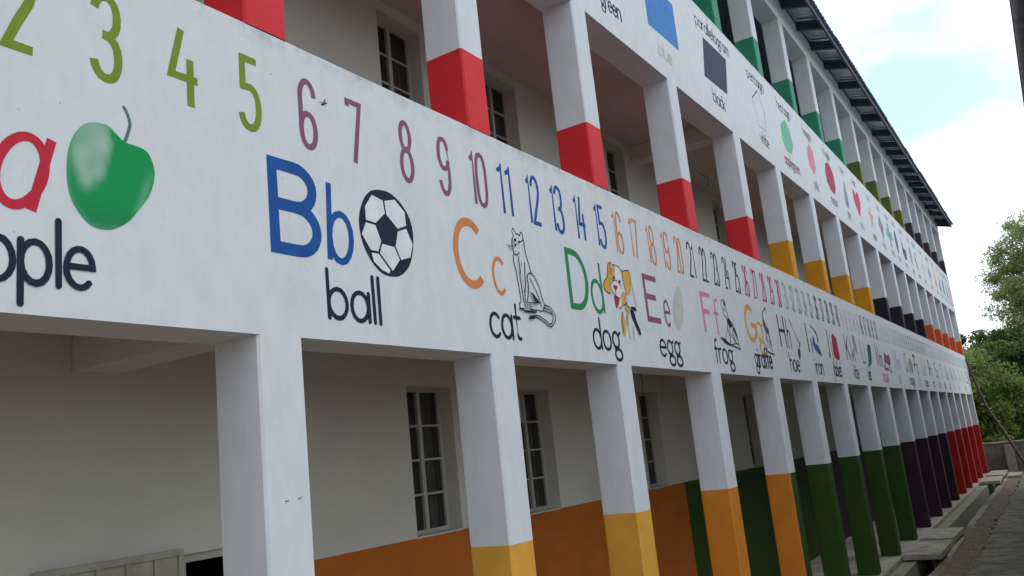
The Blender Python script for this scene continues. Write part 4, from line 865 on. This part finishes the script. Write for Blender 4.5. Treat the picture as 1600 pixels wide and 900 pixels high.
# rubble and grit along the drain edge and the broken yard edge
rb = MB()
def rock(x, y, z, r):
    bm = bmesh.new(); bmesh.ops.create_icosphere(bm, subdivisions=1, radius=r)
    k = len(rb.v); q = (random.random() * 9, random.random() * 9)
    for v in bm.verts:
        f_ = 1 + .45 * noise.noise(v.co * (1.4 / r) + Vector((*q, 0))); rb.v.append((x + v.co.x * f_ * 1.25, y + v.co.y * f_, z + v.co.z * f_ * .6))
    for f in bm.faces: rb.f.append(tuple(k + v.index for v in f.verts)); rb.m.append(0)
    bm.free()
for _ in range(420):
    x = random.uniform(8, 39.5); rock(x, random.choice((-.84, -1.22, -1.0)) + random.gauss(0, .07), -2.49, random.uniform(.005, .020))
for _ in range(26): rock(random.uniform(10, 36), -1.24 + random.gauss(0, .05), -2.46, random.uniform(.03, .07))
o = rb.build('rubble', 'concrete'); o['kind'] = 'stuff'; o['label'] = 'small stones and grit along the dirt strip by the drain'
# tufts of weeds at the yard edge
gb = MB(); tones = []
for _ in range(420):
    x = random.uniform(9, 39.5); y = random.choice((-1.27, -1.3, -.86)) + random.gauss(0, .035)
    for k in range(7):
        a = random.uniform(0, 6.28); h = random.uniform(.02, .07); dx, dy = math.cos(a) * h * .5, math.sin(a) * h * .5
        gb.quad([(x, y, -2.49), (x + .006, y, -2.49), (x + dx, y + dy, -2.46 + h)])
        tones += [random.random()] * 3
o = gb.build('weeds', 'leaf_bush'); o['kind'] = 'stuff'; o['label'] = 'short green weeds along the broken concrete edge'
at = o.data.attributes.new('tone', 'FLOAT', 'POINT'); at.data.foreach_set('value', tones)

# ================================================================== FENCE WALL, LADDER, INSECT
fw = tag(empty('boundary_wall', (40.3, -2, -2.5)), 'weathered grey concrete boundary wall with piers beyond the end of the school', 'wall')
ys = [7.0, 4.9, 2.8, .9, -.78, -2.9, -5.0, -7.1, -9.2]
for a, b in zip(ys, ys[1:]):
    mb = MB(); mb.box(40.2, 40.38, b + .002, a - .002, -2.7, -1.345); mb.build('wall_panel', 'fence_concrete', fw, bevel=.01)
    mb = MB(); mb.box(40.16, 40.42, b + .004, a - .004, -1.343, -1.295); mb.build('coping', 'concrete_light', fw, bevel=.008)
for y in ys[1:-1]:
    mb = MB(); mb.box(40.02, 40.198, y - .155, y + .155, -2.7, -1.42); mb.v = [(x - (.0 if z > -2 else .1) * (x < 40.1), yy, z) for x, yy, z in mb.v]; mb.build('pier', 'concrete', fw, bevel=.01)

ld = tag(empty('wooden_ladder', (38.5, -1.6, -2.5)), 'rough pole ladder with stub rungs leaning against the far end of the school', 'ladder')
pa = [(.0 - .045, 2.10), (-.12, 1.62), (-.27, .80), (-.45, .03), (-.80, -.80), (-1.25, -2.0), (-1.44, -2.46)]
def rail(x): 
    return [(x + .02 * math.sin(k * 2.1), y, z) for k, (y, z) in enumerate(pa)]
for x in (38.42, 38.72):
    mb = MB(); mb.tube(rail(x), [.034, .040, .046, .05, .053, .056, .058], 7); mb.build('rail', 'branch_wood', ld, smooth=True)
def along(t):
    k = t * (len(pa) - 1); i = min(int(k), len(pa) - 2); f_ = k - i; return [pa[i][q] + (pa[i + 1][q] - pa[i][q]) * f_ for q in (0, 1)]
for k in range(9):
    y, z = along(.07 + k * .105); mb = MB(); mb.tube([(38.30, y - .03, z + wob(.02)), (38.84, y - .04, z)], .022, 6); rg = mb.build('rung', 'branch_wood', ld)
    if k < 7:
        mb = MB(); L_ = .24 if k == 0 else .10; mb.tube([(38.40, y - .05, z), (38.38, y - .05 - L_, z - .02 - (.05 if k == 0 else 0))], .018 if k else .014, 6); mb.build('stub', 'cut_wood', rg)

bug = tag(empty('flying_insect', (2.86, -.42, 1.52)), 'small dark insect hovering in front of the wall between numbers six and seven', 'insect')
bx, by, bz = (1.79, -1.3, 1.116)
bug.location = (bx, by, bz); BS = 1.7
def blob(c, r, n=2):
    bm = bmesh.new(); bmesh.ops.create_icosphere(bm, subdivisions=n, radius=1); mb = MB()
    mb.v = [(c[0] + v.co.x * r[0], c[1] + v.co.y * r[1], c[2] + v.co.z * r[2]) for v in bm.verts]; mb.f = [tuple(v.index for v in f.verts) for f in bm.faces]; mb.m = [0] * len(mb.f); bm.free(); return mb
def tilt(mb):
    a = R(-28); mb.v = [(bx + (x - bx) * BS, by + (y - by) * BS, bz + (z - bz) * BS) for x, y, z in mb.v]; mb.v = [(bx + (x - bx) * math.cos(a) + (z - bz) * math.sin(a), y, bz - (x - bx) * math.sin(a) + (z - bz) * math.cos(a)) for x, y, z in mb.v]; return mb
tilt(blob((bx - .004, by, bz), (.0050, .0026, .0026))).build('abdomen', 'insect_black', bug, True)
tilt(blob((bx + .002, by, bz + .0003), (.0025, .0023, .0023))).build('thorax', 'insect_black', bug, True)
tilt(blob((bx + .0054, by, bz), (.0014, .0016, .0016))).build('head', 'insect_black', bug, True)
for s_ in (-1, 1):
    mb = MB(); mb.quad([(bx + .002, by, bz + .0022), (bx + .001, by + s_ * .006, bz + .006), (bx - .005, by + s_ * .008, bz + .0065), (bx - .006, by + s_ * .003, bz + .003)]); tilt(mb).build('wing', 'inkg', bug) if 'inkg' in M else tilt(mb).build('wing', 'art_inkgrey', bug)

# ================================================================== THE BUILDING ACROSS THE YARD (its eave shows at the top right)
ob = tag(empty('neighbour_building', (20, -7, -2.5)), 'edge of the neighbouring building whose dark rain gutter shows at the upper right', 'building')
gy, gz, ax0, ax1 = -3.36, 3.5, 7.4, 33.6  # runs on unseen past the visible eave, lengthened to shade the far columns
mb = MB(); n = 10
prof = [(gy + .065 * math.cos(R(180 + 180 * i / n)), gz + .065 + .065 * math.sin(R(180 + 180 * i / n))) for i in range(n + 1)]
prof = prof + [(y, z + .0) for y, z in [(gy + .075, gz + .066)]]
inner = [(gy + .061 * math.cos(R(180 + 180 * i / n)), gz + .066 + .061 * math.sin(R(180 + 180 * i / n))) for i in range(n + 1)]
for pr in (prof, inner):
    for a, b in zip(pr, pr[1:]): mb.quad([(ax0, a[0], a[1]), (ax1, a[0], a[1]), (ax1, b[0], b[1]), (ax0, b[0], b[1])])
for x in (ax0, ax1): mb.quad([(x, a[0], a[1]) for a in prof[:-1]])
gt = mb.build('gutter', 'gutter_grey', ob)
for x in (8.95, 11.9, 15, 18, 21, 24, 27, 30):
    mb = MB(); pr = [(gy + .071 * math.cos(R(180 + 180 * i / n)), gz + .065 + .071 * math.sin(R(180 + 180 * i / n))) for i in range(n + 1)]
    for a, b in zip(pr, pr[1:]): mb.quad([(x, a[0], a[1]), (x + .05, a[0], a[1]), (x + .05, b[0], b[1]), (x, b[0], b[1])])
    for e in (x, x + .05): mb.quad([(e, a[0], a[1]) for a in pr])
    mb.build('gutter_joint', 'gutter_grey', ob)
mb = MB(); mb.box(ax0, ax1, gy - .115, gy - .085, gz - .05, gz + .14); mb.build('fascia_board', 'dark_timber', ob)
mb = MB(); mb.box(ax0, ax1 - .02, -4.8, gy - .117, gz - .03, gz - .005); mb.build('soffit_board', 'dark_timber', ob)
mb = MB(); mb.box(ax0 + .3, ax1 - .3, -11, -4.8, -2.6, gz - .032); mb.build('wall', 'cream_wall', ob)
mb = MB()
for x, h in PROF:
    for y in (gy + .01, -5.5, -8.0): mb.v.append((x, y, gz + .155 + (gy + .01 - y) * .22 + h))
for i in range(len(PROF) - 1):
    for j in range(2): a_ = i * 3 + j; mb.f.append((a_, a_ + 1, a_ + 4, a_ + 3)); mb.m.append(0)
sh2 = mb.mesh('roof_sheet', 'roof_metal'); x = ax0
while x < ax1 - .5: link('roof_sheet', sh2, ob, loc=(x, 0, 0)); x += SWd

# ================================================================== TREES
import numpy as np
rng = np.random.default_rng(5)
def leaves(clumps, per, size, m, name, parent, asp=.45, droop=0., tone0=.5):
    """clumps: (x, y, z, radius, tone). Leaf sized quads scattered mostly near each clump's shell"""
    C = np.array(clumps); idx = np.repeat(np.arange(len(C)), per); n = len(idx)
    d = rng.normal(size=(n, 3)); d /= np.linalg.norm(d, axis=1)[:, None]; r = rng.random(n) ** .45
    c = C[idx, :3] + d * (C[idx, 3] * r)[:, None] * np.array([1, 1, .75])
    u = rng.normal(size=(n, 3)); u[:, 2] -= droop * 2; u /= np.linalg.norm(u, axis=1)[:, None]
    w = np.cross(u, rng.normal(size=(n, 3))); w /= np.linalg.norm(w, axis=1)[:, None]
    s_ = size * (.6 + .8 * rng.random(n))[:, None]
    v = np.stack([c - u * s_ * .5, c + w * s_ * asp * .5, c + u * s_ * .5, c - w * s_ * asp * .5], 1).reshape(-1, 3)
    me = bpy.data.meshes.new(name); me.vertices.add(n * 4); me.vertices.foreach_set('co', v.ravel()); me.loops.add(n * 4); me.loops.foreach_set('vertex_index', np.arange(n * 4, dtype=np.int32))
    me.polygons.add(n); me.polygons.foreach_set('loop_start', np.arange(0, n * 4, 4, dtype=np.int32)); me.polygons.foreach_set('loop_total', np.full(n, 4, dtype=np.int32))
    me.materials.append(M[m]); me.update(calc_edges=True)
    at = me.attributes.new('tone', 'FLOAT', 'POINT'); t = np.clip(C[idx, 4] + rng.normal(size=n) * .16, 0, 1); at.data.foreach_set('value', np.repeat(t, 4).astype(np.float32))
    return link(name, me, parent)
def crown_clumps(cx, cy, z0, z1, rx, ry, n, rmin, rmax, top=1.):
    o = []
    for _ in range(n):
        while True:
            p = [random.uniform(-1, 1) for _ in range(3)]
            if sum(q * q for q in p) < 1: break
        k = (p[0] ** 2 + p[1] ** 2 + p[2] ** 2) ** .5 or 1; s_ = (.55 + .45 * random.random()) / k * min(1, k + .35)
        z = (z0 + z1) / 2 + p[2] * s_ * (z1 - z0) / 2
        o.append((cx + p[0] * s_ * rx, cy + p[1] * s_ * ry, z, random.uniform(rmin, rmax), random.uniform(.15, .85)))
    return o
def limbs(root_, base, crown, n, r0, m='bark'):
    mb = MB(); bx_, by_, bz_ = base; top_ = Vector((crown[0], crown[1], crown[2]))
    tr = [Vector(base), Vector(base).lerp(top_, .35) + Vector((wob(.2), wob(.2), 0)), Vector(base).lerp(top_, .7) + Vector((wob(.3), wob(.3), 0)), top_]
    mb.tube(tr, [r0, r0 * .75, r0 * .5, r0 * .2], 8); mb.build('trunk', m, root_, True)
    return tr
def tree(kind, label, cx, cy, zb, z0, z1, rx, ry, ncl, per, size, m, rmin, rmax, group=None, droop=0., asp=.45, twigs=26, cat='tree', bare=0):
    t = tag(empty(kind, (cx, cy, zb)), label, cat, group)
    tr = limbs(t, (cx, cy, zb), (cx, cy, z0 + (z1 - z0) * .8), 5, .06 * (z1 - zb) ** .8 * .5)
    cl = crown_clumps(cx, cy, z0, z1, rx, ry, ncl, rmin, rmax)
    leaves(cl, per, size, m, 'crown', t, asp, droop)
    mb = MB()
    for c in random.sample(cl, min(twigs, len(cl))):
        e = Vector(c[:3]); k = random.uniform(.25, .8); s_ = tr[0].lerp(tr[3], k); md = s_.lerp(e, .5) + Vector((wob(.3), wob(.3), -.12 * (e - s_).length)); mb.tube([s_, md, e], [.07, .045, .015], 5)
    mb.build('limbs', 'bark', t, True)
    return t
tree('bushy_tree', 'rounded green tree just behind the boundary wall, touching the end of the school', 47, 1.0, -2.5, -2.3, 3.0, 3.2, 2.8, 120, 420, .20, 'leaf_bush', .4, .95)
tree('bushy_tree', 'dark leafy tree behind the middle of the boundary wall', 54, -2.2, -2.6, -2.4, 4.6, 3.6, 2.8, 130, 420, .22, 'leaf_dark', .5, 1.1)
tree('bushy_tree', 'taller dark tree behind the rounded green one', 63, .8, -2.6, -2.2, 5.2, 4.0, 3.4, 140, 420, .25, 'leaf_dark', .5, 1.2)
tree('feathery_tree', 'tall feathery tree with thin pale leaves rising against the white sky', 60, -4.3, -2.6, 1.2, 12.0, 4.0, 3.9, 330, 250, .20, 'leaf_feathery', .35, 1.1, droop=.4, asp=.28, twigs=240)
tree('bushy_tree', 'light green bush low behind the boundary wall at the right edge', 48, -3.3, -2.5, -2.5, .7, 2.2, 1.9, 70, 420, .17, 'leaf_bush', .35, .8)
tree('bushy_tree', 'broad green tree beyond the feathery tree', 72, -8, -2.6, -1.5, 6.5, 5, 5, 120, 380, .3, 'leaf_bush', .7, 1.5)
tree('bushy_tree', 'broad dark tree hidden mostly behind the school', 66, 8, -2.6, -1.5, 5.0, 6, 5, 120, 380, .3, 'leaf_dark', .7, 1.5)
mb = []
for k in range(70): mb.append((78 + wob(6), -26 + k * .75 + wob(.6), -.6 + random.random() * 3.2, random.uniform(1.1, 2.), random.uniform(.1, .6)))
o = leaves(mb, 420, .36, 'leaf_dark', 'far_woodland', None); tag(o, 'far dark woodland closing the view beyond the trees', None, None, 'stuff')

print('objects', len(bpy.data.objects), 'tris', sum(len(o.data.polygons) for o in bpy.data.objects if o.type == 'MESH'))
